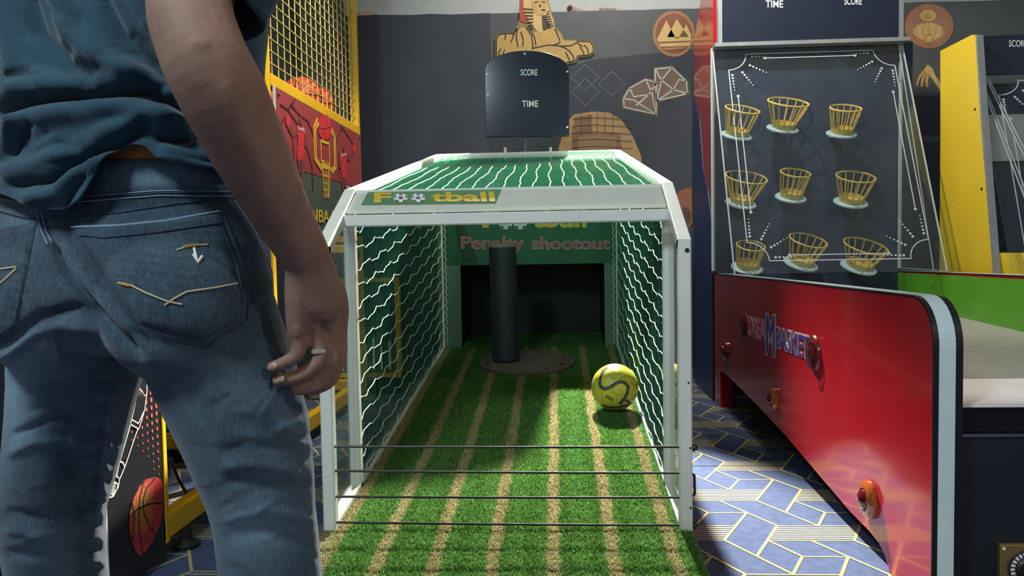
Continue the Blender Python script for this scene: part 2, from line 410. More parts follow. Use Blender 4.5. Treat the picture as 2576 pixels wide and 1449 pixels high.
for k in range(7):
    sp('headdress_stripe', [(1222+k*7, 60+k*24), (1292, 66+k*22), (1292, 74+k*22), (1222+k*7, 69+k*24)], M_ink, 0.007)
    sp('headdress_stripe', [(1386, 84+k*17), (1404+k*5, 80+k*17), (1404+k*5, 88+k*17), (1386, 92+k*17)], M_ink, 0.007)
for p in ([(1300, 18), (1326, 10), (1326, 16), (1302, 25)], [(1352, 12), (1378, 16), (1378, 22), (1352, 18)], [(1352, 66), (1380, 70), (1378, 78), (1350, 76)], [(1340, 25), (1348, 50), (1340, 55), (1334, 50)]):
    sp('face_mark', p, M_ink, 0.009)
def spl(segs, wd=0.008):
    mb = MB()
    for s in segs: mb.strip([ay(x, y, YS)+Vector((0, -0.003, 0)) for x, y in c5(s)], wd, (0, -1, 0), 0.002)
    obj('body_outline', mb, M_ink, sph)
spl([[(1096, 240), (1098, 262), (1090, 280)], [(1172, 200), (1150, 260), (1135, 300)], [(1180, 205), (1172, 260), (1186, 330)], [(1205, 225), (1222, 280), (1218, 330)],
     [(1240, 190), (1280, 250), (1290, 330), (1285, 350)], [(1262, 190), (1300, 260), (1312, 320)], [(1290, 340), (1400, 318), (1470, 322), (1520, 340), (1545, 360)],
     [(1445, 205), (1470, 260), (1482, 300), (1430, 320)], [(1480, 326), (1560, 322), (1600, 300), (1640, 330)], [(1520, 365), (1545, 420), (1550, 436)], [(1548, 360), (1575, 400), (1576, 428)],
     [(1620, 330), (1642, 360), (1650, 388)], [(1650, 318), (1676, 345), (1680, 380)], [(1066, 340), (1050, 372), (1052, 400)], [(1092, 350), (1080, 376), (1080, 398)], [(1032, 415), (1032, 280), (1046, 248), (1092, 236), (1150, 238), (1190, 200)], [(1600, 290), (1690, 293), (1716, 325), (1714, 366), (1688, 388), (1606, 394), (1586, 430), (1514, 444)]])
# odds and ends lying on top of the boards
M_roll = mat('rolled_paper', (206, 178, 160), 0.8)
rb = obj('rolled_banner', MB().tube([(0.13, 6.05, 2.775), (0.29, 6.30, 2.775)], 0.03, 16), M_roll, smooth=True)
obj('roll_opening', MB().tube([(0.129, 6.047, 2.775), (0.132, 6.052, 2.775)], 0.022, 14), M_dbrown, rb)
tag(rb, 'rolled pinkish banner lying on top of the mural wall', 'banner')
rb2 = obj('rolled_banner', MB().tube([(0.355, 6.06, 2.753), (0.475, 6.08, 2.753)], 0.022, 12), mat('rolled_cloth', (170, 130, 110), 0.8), smooth=True)
tag(rb2, 'small brown cloth roll on the wall top right of the pink banner', 'cloth')
rg = obj('folded_sheet', MB().prism([ay(890, 40, 6.0), ay(898, 29, 6.0), ay(935, 28, 6.0), ay(947, 35, 6.0), ay(930, 41, 6.0)], (0, 0.25, 0)), M_roll)
tag(rg, 'folded pale sheet lying on the dark wall top beside yellow cage', 'cloth')

# ================================================================== PENALTY GAME
XL, XR, TB = -0.675, 0.370, 0.036
xl, xr = XL+TB/2, XR-TB/2
YF, Y2, YR = 2.218, 2.52, 4.52
def ramp_z(Y): return 0.2+0.1*(Y-2.2)
def roof_z(Y): return 1.195+0.172*(Y-2.53)
def slant_z(Y): return 1.015+0.545*(Y-2.2)
M_frame = mat('frame_paint_cream', (214, 216, 208), 0.38, var=0.05, scale=8, bump=0.06, bscale=60)
M_dark = mat('dark_plastic', (20, 22, 26), 0.45, var=0.1)
M_acr = acrylic('clear_acrylic', haze=0.02)
G = thing('penalty_shootout_game', 'white framed penalty shootout goal cage with striped green turf ramp', 'arcade game', (-0.15, 3.2, 0))
# frame tubes
for x in (xl, xr):
    obj('front_post', MB().bar((x, YF, 0.0), (x, YF, 1.012), TB, TB), M_frame, G)
    sl = MB(); n = Vector((0, -0.545, 1)).normalized()*TB
    a = Vector((x-TB/2, 2.2, 1.015)); b = Vector((x-TB/2, 2.535, 1.015+0.545*0.335))
    sl.prism([a, b, b-n, a-n*1.0+Vector((0, 0.0, 0))], (TB, 0, 0))
    obj('slanted_rail', sl, M_frame, G, bevel=0.002)
    obj('middle_post', MB().bar((x, Y2, ramp_z(Y2)-0.02), (x, Y2, 1.165), TB, TB), M_frame, G)
    rl = MB(); a = Vector((x-TB/2, 2.53, 1.195)); b = Vector((x-TB/2, YR+0.02, roof_z(YR+0.02))); d = Vector((0, 0.17, -1)).normalized()*TB
    rl.prism([a, b, b+d, a+d], (TB, 0, 0)); obj('roof_rail', rl, M_frame, G, bevel=0.002)
    obj('rear_post', MB().bar((x, YR, 0.0), (x, YR, roof_z(YR)-0.03), TB, TB), M_frame, G)
    obj('side_sill', MB().bar((x, 2.235, ramp_z(2.235)+0.008), (x, YR-0.02, ramp_z(YR-0.02)+0.008), TB, 0.016), M_frame, G)
yb = 2.395
obj('front_beam', MB().bar((XL+TB, yb, slant_z(yb)-0.032), (XR-TB, yb, slant_z(yb)-0.032), TB*0.9, TB*1.0, (0, 1, 0)), M_frame, G)
obj('roof_front_beam', MB().bar((XL+TB, 2.545, 1.178), (XR-TB, 2.545, 1.178), TB*0.7, TB*0.8, (0, 1, 0)), M_frame, G)
obj('rear_beam', MB().bar((XL+TB, YR, roof_z(YR)-0.018), (XR-TB, YR, roof_z(YR)-0.018), TB*1.0, TB*1.0, (0, 1, 0)), M_frame, G)
# hole and scuff at the top of the right front post
obj('post_hole', MB().lathe([(0.006, 0), (0.006, 0.004)], (XR-0.012, 2.2, 0.985), (0, -1, 0), 10), M_dark, G)
obj('post_hole', MB().lathe([(0.0025, 0), (0.0025, 0.003)], (XR-0.010, 2.2, 0.62), (0, -1, 0), 8), M_dark, G)
for zz in (0.438, 0.27): obj('post_screw', MB().lathe([(0.0028, 0), (0.0028, 0.003)], (XR-0.006, 2.2, zz), (0, -1, 0), 8), M_dark, G)
for zz in (0.78, 0.37): obj('post_screw', MB().lathe([(0.004, 0), (0.004, 0.003)], (XL+TB, Y2, zz), (1, 0, 0), 8), mat('rust', (110, 90, 74), 0.7), G)
# sign board in the slanted front
nb = Vector((0, -0.545, 1)).normalized()
P_B = Vector((0, 2.2, 1.015))-nb*0.010
def asl(px, py, lift=0.0):
    d = ray(px, py); p = P_B+nb*lift; return CAM+d*((p-CAM).dot(nb)/d.dot(nb))
bx0, bx1 = XL+TB+0.002, XR-TB-0.002
bd = MB(); pA = Vector((bx0, yb+0.012, 0)); pB = Vector((bx0, 2.535, 0))
for p in (pA, pB): p.z = P_B.z+0.545*(p.y-P_B.y)
bd.prism([pA, pB, pB-nb*0.006, pA-nb*0.006], (bx1-bx0, 0, 0))
sign = obj('sign_board', bd, mat('sign_white_with_glare', (218, 218, 206), 0.12, var=0.03, coat=0.4), G)
def slp(nm, pts, m, lift): return obj(nm, MB().prism([asl(x, y, lift) for x, y in pts], -nb*0.0006), m, sign)
M_dec = mat('decal_green', (98, 142, 100), 0.3, var=0.06)
slp('green_decal', [(908, 516), (928, 479), (1262, 475), (1246, 512)], M_dec, 0.0012)  # ends early; the bare white board beyond it stands in for glare
M_yel = mat('letter_yellow', (226, 186, 62), 0.4, var=0.05)
M_wht = mat('print_white', (230, 232, 230), 0.5, var=0.02)
M_blk = mat('print_black', (30, 32, 36), 0.5, var=0.02)
def on_sl(x, y): return asl(x, y, 0.0016)
textpx('decal_letters', 'F', 941, 509, 985, 485, on_sl, nb, M_yel, sign, 0.0008, 0.035)
textpx('decal_letters', 'tball', 1084, 507, 1246, 483, on_sl, nb, M_yel, sign, 0.0008, 0.03)
def soccer_disc(fn, cx, cy, rx, ry, parent, lift0, vec, nm='ball_letter'):
    a = obj(nm, MB().prism([fn(*p, lift0) for p in ell(cx, cy, rx, ry, 24)], vec), M_wht, parent)
    k = MB(); k.prism([fn(cx+rx*0.36*math.cos(R_(90+72*i)), cy+ry*0.36*math.sin(R_(90+72*i)), lift0+0.0015) for i in range(5)], vec)
    for i in range(5):
        t = R_(90+36+72*i); pts = []
        for (dr, da) in ((0.97, -0.30), (0.97, 0.30), (0.74, 0.24), (0.70, -0.24)):
            pts.append(fn(cx+rx*dr*math.cos(t+da), cy+ry*dr*math.sin(t+da), lift0+0.0015))
        k.prism(pts, vec)
    obj('ball_patches', k, M_blk, a); return a
for cx in (1008, 1052): soccer_disc(asl, cx, 497, 18, 11, sign, 0.0026, -nb*0.0006)
# clear panes
def pane(nm, pts, vec, m=M_acr): return obj(nm, MB().prism(pts, vec), m, G)
for x in (xl-0.002, xr-0.002):
    pane('clear_side_pane', [(x, 2.236, ramp_z(2.24)), (x, 2.50, ramp_z(2.5)), (x, 2.50, slant_z(2.5)-0.03), (x, 2.236, slant_z(2.236)-0.03)], (0.004, 0, 0))
    pane('clear_side_pane', [(x, 2.54, ramp_z(2.54)), (x, 4.50, ramp_z(4.5)), (x, 4.5, roof_z(4.5)-0.03), (x, 2.54, roof_z(2.54)-0.03)], (0.004, 0, 0))
pane('clear_roof_pane', [(XL+TB, 2.56, roof_z(2.56)-0.010), (XR-TB, 2.56, roof_z(2.56)-0.010), (XR-TB, 4.5, roof_z(4.5)-0.010), (XL+TB, 4.5, roof_z(4.5)-0.010)], (0, 0, -0.004), acrylic('clear_roof_acrylic', refl=0.22, haze=0.004))
# nets
M_netw = netmat('net_green_side', (8, 58, 46), 0.66, 0.3)
M_netr = netmat('net_green_roof', (34, 160, 110), 0.50, 0.4)
M_cord = mat('cord_green', (54, 124, 100), 0.7, var=0.05)
M_rope = mat('rope_white', (214, 226, 214), 0.7, var=0.08, scale=300)
for sgn, x in ((-1, XL+TB-0.012), (1, XR-TB+0.012)):
    n = obj('side_net', MB().prism([(x, 2.545, ramp_z(2.545)), (x, 4.495, ramp_z(4.495)), (x, 4.495, roof_z(4.495)-0.04), (x, 2.545, roof_z(2.545)-0.04)], None), M_netw, G)
    mb = MB(); Y = 2.56
    while Y < 4.49:
        yy = Y+random.uniform(-0.004, 0.004)
        mb.tube([(x-sgn*0.004, yy, ramp_z(yy)), (x-sgn*0.004, yy+random.uniform(-.004, .004), roof_z(yy)-0.045)], 0.0013, 4, False); Y += 0.042
    obj('net_cords', mb, M_cord, n, kind='stuff')
    for k in range(15):
        f = (k+0.6)/15; pts = []; ph = random.random()*6
        for i in range(97):
            Y = 2.542+(4.495-2.542)*i/96
            zz = ramp_z(Y)*(1-f)+(roof_z(Y)-0.05)*f
            zz += 0.008*math.sin(2*math.pi*Y/0.24+ph)+0.0025*math.sin(2*math.pi*Y/0.09+ph*2)-0.02*math.sin(math.pi*i/96)
            pts.append((x-sgn*(0.006+0.002*math.sin(Y*47+ph)), Y, zz))
        obj('net_rope', MB().tube(pts, 0.0020, 5, False), M_rope, n)
mb = MB(); Y = 2.565
while Y < 4.495:
    j_ = random.uniform(-.003, .003)
    mb.tube([(XL+TB+(XR-XL-2*TB)*i/6, Y+j_+random.uniform(-.002, .002), roof_z(Y)-0.028+random.uniform(-.001, .001)) for i in range(7)], 0.0015, 4, False); Y += 0.0135
nr = obj('roof_net', mb, mat('cord_bright_green', (30, 160, 108), 0.7, var=0.15, scale=8), G, kind='stuff')
for k in range(18):
    X0 = XL+TB+0.03+k*0.0535; ph = random.random()*6
    obj('net_rope', MB().tube([(X0+0.005*math.sin(2*math.pi*Y_/0.7+ph)+0.0015*math.sin(2*math.pi*Y_/0.17+ph), Y_, roof_z(Y_)-0.024) for Y_ in np.linspace(2.56, 4.49, 60)], 0.0020, 5, False), M_rope, nr)
# white edge lacing along the rear posts
for x in (XL+TB+0.012, XR-TB-0.012):
    obj('rear_lacing', MB().tube([(x+0.005*math.sin(k*1.9), YR-0.03, 0.45+k*0.012) for k in range(84)], 0.003, 5), M_rope, G)
# rear board with opening
M_board = mat('board_green', (34, 92, 64), 0.5, var=0.18, scale=5)
M_boardl = mat('board_side_green', (92, 124, 108), 0.5, var=0.12, scale=5)
yb0, ybk = 4.50, 4.53
def on_b(x, y, lift=0.0): return ay(x, y, yb0-lift)
zt = ay(1340, 665, yb0).z; oL = ay(1160, 760, yb0).x; oR = ay(1521, 760, yb0).x
obj('rear_board', MB().box(XL+TB, XR-TB, yb0, yb0+0.012, zt, roof_z(4.5)-0.05), M_board, G)
RBoard = bpy.data.objects[-1] if False else [o for o in COL.objects if o.name.startswith('rear_board')][0]
obj('rear_side_panel', MB().box(XL+TB, oL, yb0, yb0+0.012, 0.35, zt), M_boardl, G)
obj('rear_side_panel', MB().box(oR, XR-TB, yb0, yb0+0.012, 0.35, zt), M_boardl, G)
obj('ball_catch_box', MB().box(oL-0.02, oR+0.02, 4.98, 5.0, 0.1, zt+0.05).box(oL-0.02, oL, yb0+0.012, 4.98, 0.1, zt+0.05).box(oR, oR+0.02, yb0+0.012, 4.98, 0.1, zt+0.05).box(oL-0.02, oR+0.02, yb0+0.012, 5.0, zt+0.03, zt+0.05), mat('matt_black', (12, 13, 18), 0.6), G)
textpx('board_letters', 'F', 1213, 573, 1256, 523, lambda x, y: on_b(x, y, 0.001), (0, -1, 0), M_yel, RBoard, 0.002, 0.035)
textpx('board_letters', 'tball', 1338, 573, 1476, 520, lambda x, y: on_b(x, y, 0.001), (0, -1, 0), M_yel, RBoard, 0.002, 0.03)
for cx in (1272, 1309): soccer_disc(lambda x, y, l=0: on_b(x, y, l), cx, 559, 17.5, 18, RBoard, 0.001, (0, -0.001, 0))
M_pinkw = mat('letter_pink_edge', (214, 170, 176), 0.5, var=0.03); M_red = mat('letter_red', (176, 76, 92), 0.5, var=0.05)
for (s, x0, x1, yb_, yt_) in (('Penalty', 1162, 1317, 634, 597), ('shootout', 1340, 1532, 625, 599)):
    textpx('board_letters_edge', s, x0-2, yb_+2, x1+2, yt_-2, lambda x, y: on_b(x, y, 0.001), (0, -1, 0), M_pinkw, RBoard, 0.001, 0.03)
    textpx('board_letters', s, x0, yb_, x1, yt_, lambda x, y: on_b(x, y, 0.0025), (0, -1, 0), M_red, RBoard, 0.001, 0.004)
obj('board_dark_shape', MB().prism([on_b(x, y, 0.0005) for x, y in ((1140, 555), (1165, 555), (1205, 660), (1165, 660))], (0, -0.0004, 0)), mat('board_dark_green', (32, 66, 50), 0.5), RBoard)  # darker slanted shape on the green board
# ramp
M_turfb = mat('turf_backing', (60, 96, 44), 0.95, var=0.25, scale=40)
YA = 1.80
rp = MB().prism([(XL, YA, ramp_z(YA)), (XL, 2.205, ramp_z(2.205)), (XL, 2.205, 0.02), (XL, YA, 0.02)], (XR-XL, 0, 0))
RAMP = obj('ramp_nose', rp, mat('ramp_side_black', (26, 28, 30), 0.6), G)
deck = obj('ramp_deck', MB().prism([(XL+0.003, 2.2, ramp_z(2.2)-0.003), (XL+0.003, YR+0.4, ramp_z(YR+0.4)-0.003), (XL+0.003, YR+0.4, ramp_z(YR+0.4)-0.03), (XL+0.003, 2.2, ramp_z(2.2)-0.03)], (XR-XL-0.006, 0, 0)), M_turfb, G)
obj('ramp_skirt', MB().box(XL+0.004, XL+0.016, 2.24, YR, 0.03, 0.17).box(XR-0.016, XR-0.004, 2.24, YR, 0.03, 0.17), mat('ramp_side_black', (26, 28, 30)), G)
nose_top = obj('ramp_nose_backing', MB().prism([(XL, YA, ramp_z(YA)), (XR, YA, ramp_z(YA)), (XR, 2.2, ramp_z(2.2)), (XL, 2.2, ramp_z(2.2))], (0, 0, 0.002)), M_turfb, G)
STR = [-0.476, -0.328, -0.176, -0.018, 0.139, 0.297]
def blades(name, N, mask_sand, parent):
    X = RNG.uniform(XL+0.004, XR-0.004, N); Y = YA+0.005+(4.5-YA)*RNG.uniform(0, 1, N)**1.35
    inside = Y > 2.2
    ok = (~inside) | ((X > XL+TB+0.002) & (X < XR-TB-0.002))
    wob = 0.0022*np.sin(Y*31)+0.0012*np.sin(Y*83+1)
    sd = np.zeros(N, bool)
    for s in STR: sd |= np.abs(X-s+wob+RNG.normal(0, 0.0028, N)) < 0.0190
    sd |= X+RNG.normal(0, 0.004, N) < -0.602
    ok &= (sd == mask_sand)
    dk = (X+0.16)**2+(Y-4.12)**2 < 0.235**2
    ok &= ~dk
    X, Y = X[ok], Y[ok]; n = len(X)
    Hh = RNG.uniform(0.006, 0.013, n)*(0.75 if mask_sand else 1.0)
    tuft = 0.5+0.5*np.sin(X*140+np.sin(Y*60)*2)*np.sin(Y*150+np.sin(X*75)*2)
    Hh *= 0.75+0.5*tuft
    a = RNG.uniform(0, 2*np.pi, n); wd = RNG.uniform(0.0011, 0.0022, n)*(1+0.25*(Y-2))
    lean = RNG.uniform(0.1, 0.9, n)*Hh; b = RNG.uniform(0, 2*np.pi, n)
    z = 0.2+0.1*(Y-2.2)
    V = np.zeros((n, 3, 3))
    V[:, 0] = np.c_[X-np.cos(a)*wd, Y-np.sin(a)*wd, z]
    V[:, 1] = np.c_[X+np.cos(a)*wd, Y+np.sin(a)*wd, z]
    V[:, 2] = np.c_[X+np.cos(b)*lean, Y+np.sin(b)*lean, z+Hh]
    me = bpy.data.meshes.new(name); me.vertices.add(3*n); me.vertices.foreach_set('co', V.reshape(-1).astype(np.float32))
    me.loops.add(3*n); me.loops.foreach_set('vertex_index', np.arange(3*n, dtype=np.int32))
    me.polygons.add(n); me.polygons.foreach_set('loop_start', np.arange(0, 3*n, 3, dtype=np.int32))
    me.update(calc_edges=True)
    ca = me.color_attributes.new('tone', 'FLOAT_COLOR', 'POINT')
    t = np.clip(RNG.normal(0.5, 0.22, n), 0, 1)
    if mask_sand: c0, c1 = np.array(srgb(166, 150, 104)), np.array(srgb(212, 196, 148))
    else: c0, c1 = np.array(srgb(58, 102, 44)), np.array(srgb(132, 180, 92))
    c = c0[None]*(1-t[:, None])+c1[None]*t[:, None]
    cc = np.ones((n, 3, 4)); cc[:, :, :3] = c[:, None, :]
    cc[:, :2, :3] *= 1.0
    ca.data.foreach_set('color', cc.reshape(-1).astype(np.float32))
    me.materials.append(M_blade)
    o = link(bpy.data.objects.new(name, me)); WORLD[o.name] = Matrix.Identity(4); setparent(o, parent); o['kind'] = 'stuff'
    return o
M_blade = bpy.data.materials.new('turf_blade'); M_blade.use_nodes = True
_nt = M_blade.node_tree; _b = _nt.nodes['Principled BSDF']; _a = _nt.nodes.new('ShaderNodeVertexColor'); _a.layer_name = 'tone'
_nt.links.new(_a.outputs[0], _b.inputs['Base Color']); _b.inputs['Roughness'].default_value = 0.55; _b.inputs['Specular IOR Level'].default_value = 0.35
_t = _nt.nodes.new('ShaderNodeBsdfTranslucent'); _x = _nt.nodes.new('ShaderNodeMixShader'); _x.inputs[0].default_value = 0.5
_nt.links.new(_a.outputs[0], _t.inputs[0]); _nt.links.new(_b.outputs[0], _x.inputs[1]); _nt.links.new(_t.outputs[0], _x.inputs[2]); _nt.links.new(_x.outputs[0], _nt.nodes['Material Output'].inputs[0])
blades('turf_green_pile', 330000, False, deck)
sand = blades('turf_sand_pile', 330000, True, deck)
# cords across the mouth
M_bar = mat('elastic_black', (24, 25, 28), 0.4, var=0.05)
for zl, zr in ((0.442, 0.438), (0.372, 0.364), (0.297, 0.295), (0.222, 0.216)):
    pts = [(XL+TB*0.9+(XR-XL-2*TB*0.9)*i/10, 2.212, zl+(zr-zl)*i/10-0.0015*math.sin(math.pi*i/10)) for i in range(11)]
    obj('mouth_bar', MB().tube(pts, 0.0036, 8), M_bar, G, smooth=True)
for zz in (0.436, 0.214, 0.11):
    obj('bar_knob', MB().lathe([(0.004, 0), (0.009, 0.002), (0.011, 0.008), (0.006, 0.016)], (XR, 2.215, zz), (1, 0, -0.2), 12), M_dark, G, smooth=True)
obj('side_handle', MB().tube([(XR, 2.22, 0.36), (XR+0.008, 2.222, 0.355), (XR+0.009, 2.222, 0.30), (XR, 2.22, 0.295)], 0.004, 8), M_dark, G, smooth=True)
# keeper post
kc = Vector((-0.16, 4.12, ramp_z(4.12)+0.004)); kn = Vector((0, -0.1, 1)).normalized()
obj('keeper_disc', MB().lathe([(0.245, 0), (0.252, 0.004), (0.252, 0.014), (0.246, 0.018)], kc, kn, 48), mat('keeper_disc_board', (98, 80, 74), 0.8, var=0.15, scale=8), G, smooth=True)
for a in (20, 100, 200, 300, 330):
    p = kc+Vector((0.21*math.cos(R_(a)), 0.21*math.sin(R_(a)), 0.021*math.sin(R_(a))+0.018))
    obj('disc_bolt', MB().lathe([(0.009, 0), (0.008, 0.004)], p, kn, 8), M_dark, G)
kb = ay(1273, 905, 4.12); kt = ay(1264, 622, 4.12)
obj('keeper_pole', MB().lathe([(0.071, 0), (0.071, (kt-kb).length)], kb, kt-kb, 32), mat('keeper_pad_navy', (34, 38, 50), 0.6, var=0.15, scale=9), G, smooth=True)
obj('keeper_cap', MB().lathe([(0.071, 0), (0.071, 0.012), (0.06, 0.018)], kt, kt-kb, 32), mat('keeper_cap_beige', (150, 128, 112), 0.7), G, smooth=True)
# score board
YB = 4.60
sbp = [(1222, 344), (1219, 190)]+[(1325+106*math.cos(R_(a)), 176-49*math.sin(R_(a))) for a in range(176, 2, -6)]+[(1431, 186), (1432, 342)]
M_sb = mat('scoreboard_gloss_navy', (28, 36, 54), 0.14, var=0.06, coat=0.5)
SB = obj('scoreboard', MB().prism([ay(x, y, YB) for x, y in sbp], (0, 0.05, 0)), M_sb, G, bevel=0.003)
on_s = lambda x, y: ay(x, y, YB-0.0005)
M_lw = mat('letter_white', (226, 230, 230), 0.5, var=0.02)
textpx('score_letters', 'SCORE', 1310, 190, 1352, 174, on_s, (0, -1, 0), M_lw, SB, 0.001, 0.009)
textpx('time_letters', 'TIME', 1313, 269, 1354, 253, on_s, (0, -1, 0), M_lw, SB, 0.001, 0.009)
for p in ((1225, 186), (1320, 135), (1427, 180), (1427, 320), (1227, 238)):
    obj('scoreboard_screw', MB().lathe([(0.006, 0), (0.005, 0.003)], ay(p[0], p[1], YB), (0, -1, 0), 10), M_lw, SB)
q0 = ay(1303, 345, YB+0.02); 
obj('scoreboard_stalk', MB().box(q0.x-0.04, q0.x+0.04, YB+0.005, YB+0.045, 1.45, q0.z+0.05), M_dark, G)
obj('scoreboard_bracket', MB().box(q0.x-0.2, q0.x+0.2, YR+0.02, YB+0.045, roof_z(YR)-0.05, roof_z(YR)-0.03), M_dark, G)
for px_ in (1271, 1385):
    obj('rear_bolt', MB().lathe([(0.008, 0), (0.008, 0.03)], ay(px_, 384, YB), (0, 0, 1), 8), M_frame, G)

# ------------------------------------------------------------------ ball
bc = Vector((0.237, 3.30, ramp_z(3.30)+0.097+0.007)); br = 0.097
bm = bmesh.new(); bmesh.ops.create_icosphere(bm, subdivisions=5, radius=br)
me = bpy.data.meshes.new('football')
ico = bmesh.new(); bmesh.ops.create_icosphere(ico, subdivisions=1, radius=1.0)
cen = [Vector(v.co).normalized() for v in ico.verts]+[Vector(f.calc_center_median()).normalized() for f in ico.faces]; ico.free()
rot = Matrix.Rotation(0.5, 3, 'X') @ Matrix.Rotation(0.35, 3, 'Z')
cen = [rot @ c for c in cen]
for v in bm.verts:
    n = v.co.normalized(); ds = sorted((n-c).length for c in cen)[:2]; gap = ds[1]-ds[0]
    v.co = n*(br-0.0016*math.exp(-(gap/0.035)**2))
bm.to_mesh(me); bm.free(); me.shade_smooth()
BALL = link(bpy.data.objects.new('football', me)); BALL.location = bc; WORLD['football'] = Matrix.Translation(bc)
me.materials.append(mat('ball_yellow', (206, 196, 66), 0.42, var=0.10, scale=30))
tag(BALL, 'worn yellow football with grey swirls resting on the turf', 'ball')
def ball_band(pts, wd, m, nm='grey_swirl', close=False):
    """printed band on the ball; pts are (right, up) on the side facing the mouth, unit radius"""
    P = []
    for i in range(len(pts)-1):
        for k in range(6):
            f = k/6; P.append((pts[i][0]*(1-f)+pts[i+1][0]*f, pts[i][1]*(1-f)+pts[i+1][1]*f))
    P.append(pts[-1]); V3 = []
    for (a, b) in P:
        c = math.sqrt(max(0.02, 1-a*a-b*b)); V3.append(Vector((a, -c, b)))
    mb = MB(); L = []; Rr = []
    for i, p in enumerate(V3):
        d = (V3[min(i+1, len(V3)-1)]-V3[max(i-1, 0)]).normalized(); q = d.cross(p.normalized())*wd/2
        L.append(((p-q).normalized()*(br+0.0006)+bc)); Rr.append(((p+q).normalized()*(br+0.0006)+bc))
    mb.add(L+Rr, [(i, i+1, len(L)+i+1, len(L)+i) for i in range(len(L)-1)])
    return obj(nm, mb, m, BALL, smooth=True)
M_sw = mat('ball_grey', (74, 78, 72), 0.5, var=0.15, scale=40)
def bq(x, y): return ((x-645)/380, (590-y)/380)
ball_band([bq(*p) for p in ((500, 250), (440, 310), (400, 400), (385, 480), (400, 540), (470, 560), (560, 520), (640, 465), (720, 440), (790, 470), (830, 530), (820, 610), (780, 690), (730, 760), (690, 810))], 0.15, M_sw)
ball_band([bq(*p) for p in ((430, 850), (520, 872), (640, 870), (760, 850), (880, 850))], 0.14, M_sw)
ball_band([bq(*p) for p in ((790, 740), (850, 790), (900, 840))], 0.12, M_sw)
ball_band([bq(*p) for p in ((470, 680), (530, 700), (590, 740))], 0.16, mat('ball_smudge', (130, 128, 58), 0.6), 'smudge')
ball_band([bq(*p) for p in ((560, 500), (600, 500))], 0.10, M_ink)
M_seam = mat('ball_seam', (138, 132, 48), 0.6)
for s in (((530, 330), (580, 390), (690, 400), (790, 380), (770, 320)), ((580, 390), (590, 430)), ((580, 570), (600, 620), (690, 660), (760, 620)), ((850, 480), (950, 520), (1010, 600)), ((420, 600), (430, 700), (420, 800)), ((640, 660), (640, 760))):
    ball_band([bq(*p) for p in s], 0.022, M_seam, 'seam_line')
# ================================================================== YELLOW BASKETBALL CAGE (left)
M_ylw = mat('paint_yellow', (228, 178, 28), 0.42, var=0.06, scale=6, bump=0.04, bscale=50)
M_ylwd = mat('wire_yellow', (232, 206, 122), 0.45, var=0.05)
M_blackp = mat('panel_black', (30, 30, 34), 0.35, var=0.08)
BX = -1.28
B = thing('basketball_machine', 'yellow steel basketball arcade cage with wire mesh and red side board', 'arcade game', (-1.8, 3.7, 0))
T5 = 0.05
def ypost(nm, x, y, z0, z1, w_=T5): return obj(nm, MB().bar((x, y, z0), (x, y, z1), w_, w_), M_ylw, B)
XB2 = -2.45
for x in (BX-T5/2, XB2):
    for y in (3.56, 5.22):
        ypost('cage_post', x, y, 0.0, 3.05)
    ypost('cage_post', x, 2.72, 1.30, 3.05)
    for z in (1.785, 3.03): obj('cage_rail', MB().bar((x, 3.585, z), (x, 5.195, z), T5, 0.06), M_ylw, B)
    for z in (1.30, 3.03): obj('cage_rail', MB().bar((x, 2.745, z), (x, 3.535, z), T5, T5), M_ylw, B)
    obj('board_rail', MB().bar((x, 3.585, 1.075), (x, 5.195, 1.075), T5, 0.055), M_ylw, B)
    obj('board_rail', MB().bar((x, 3.585, 1.01), (x, 5.195, 1.01), T5*0.8, 0.05), mat('paint_yellow_pale', (222, 186, 80), 0.5), B)
    obj('floor_rail', MB().bar((x, 2.46, 0.105), (x, 5.20, 0.105), T5, 0.085), M_ylw, B, bevel=0.004)
for (y, z) in ((5.22, 1.75), (5.22, 3.03), (3.56, 3.03), (3.62, 0.115), (5.2, 0.105)):
    obj('cross_rail', MB().bar((XB2, y, z), (BX-0.05, y, z), T5, 0.07, (0, 1, 0)), M_ylw, B)
# wire mesh panels
def wires(nm, x, y0, y1, z0, z1, step=0.052, r=0.0028):
    mb = MB(); n = int((y1-y0)/step)
    for k in range(n+1):
        y = y0+(y1-y0)*k/n; mb.tube([(x, y, z0), (x, y, z1)], r, 5, False)
    n = int((z1-z0)/(step*0.66))
    for k in range(n+1):
        z = z0+(z1-z0)*k/n; mb.tube([(x+0.005, y0, z), (x+0.005, y1, z)], r, 5, False)
    return obj(nm, mb, M_ylwd, B, kind='stuff')
wires('wire_mesh', BX-T5/2, 3.585, 5.195, 1.815, 3.0, 0.085)
wires('wire_mesh', BX-T5/2, 2.745, 3.535, 1.325, 3.0, 0.085)
wires('wire_mesh', XB2, 3.585, 5.195, 1.815, 3.0, 0.10)
# ring ornaments in the near mesh panel
for k in range(9):
    obj('mesh_ring', MB().tube([(BX-T5/2+0.008, 3.34+0.035*math.cos(t), 1.62+k*0.085+0.035*math.sin(t)) for t in np.linspace(0, 2*math.pi, 21)], 0.004, 5), M_ylw, B)
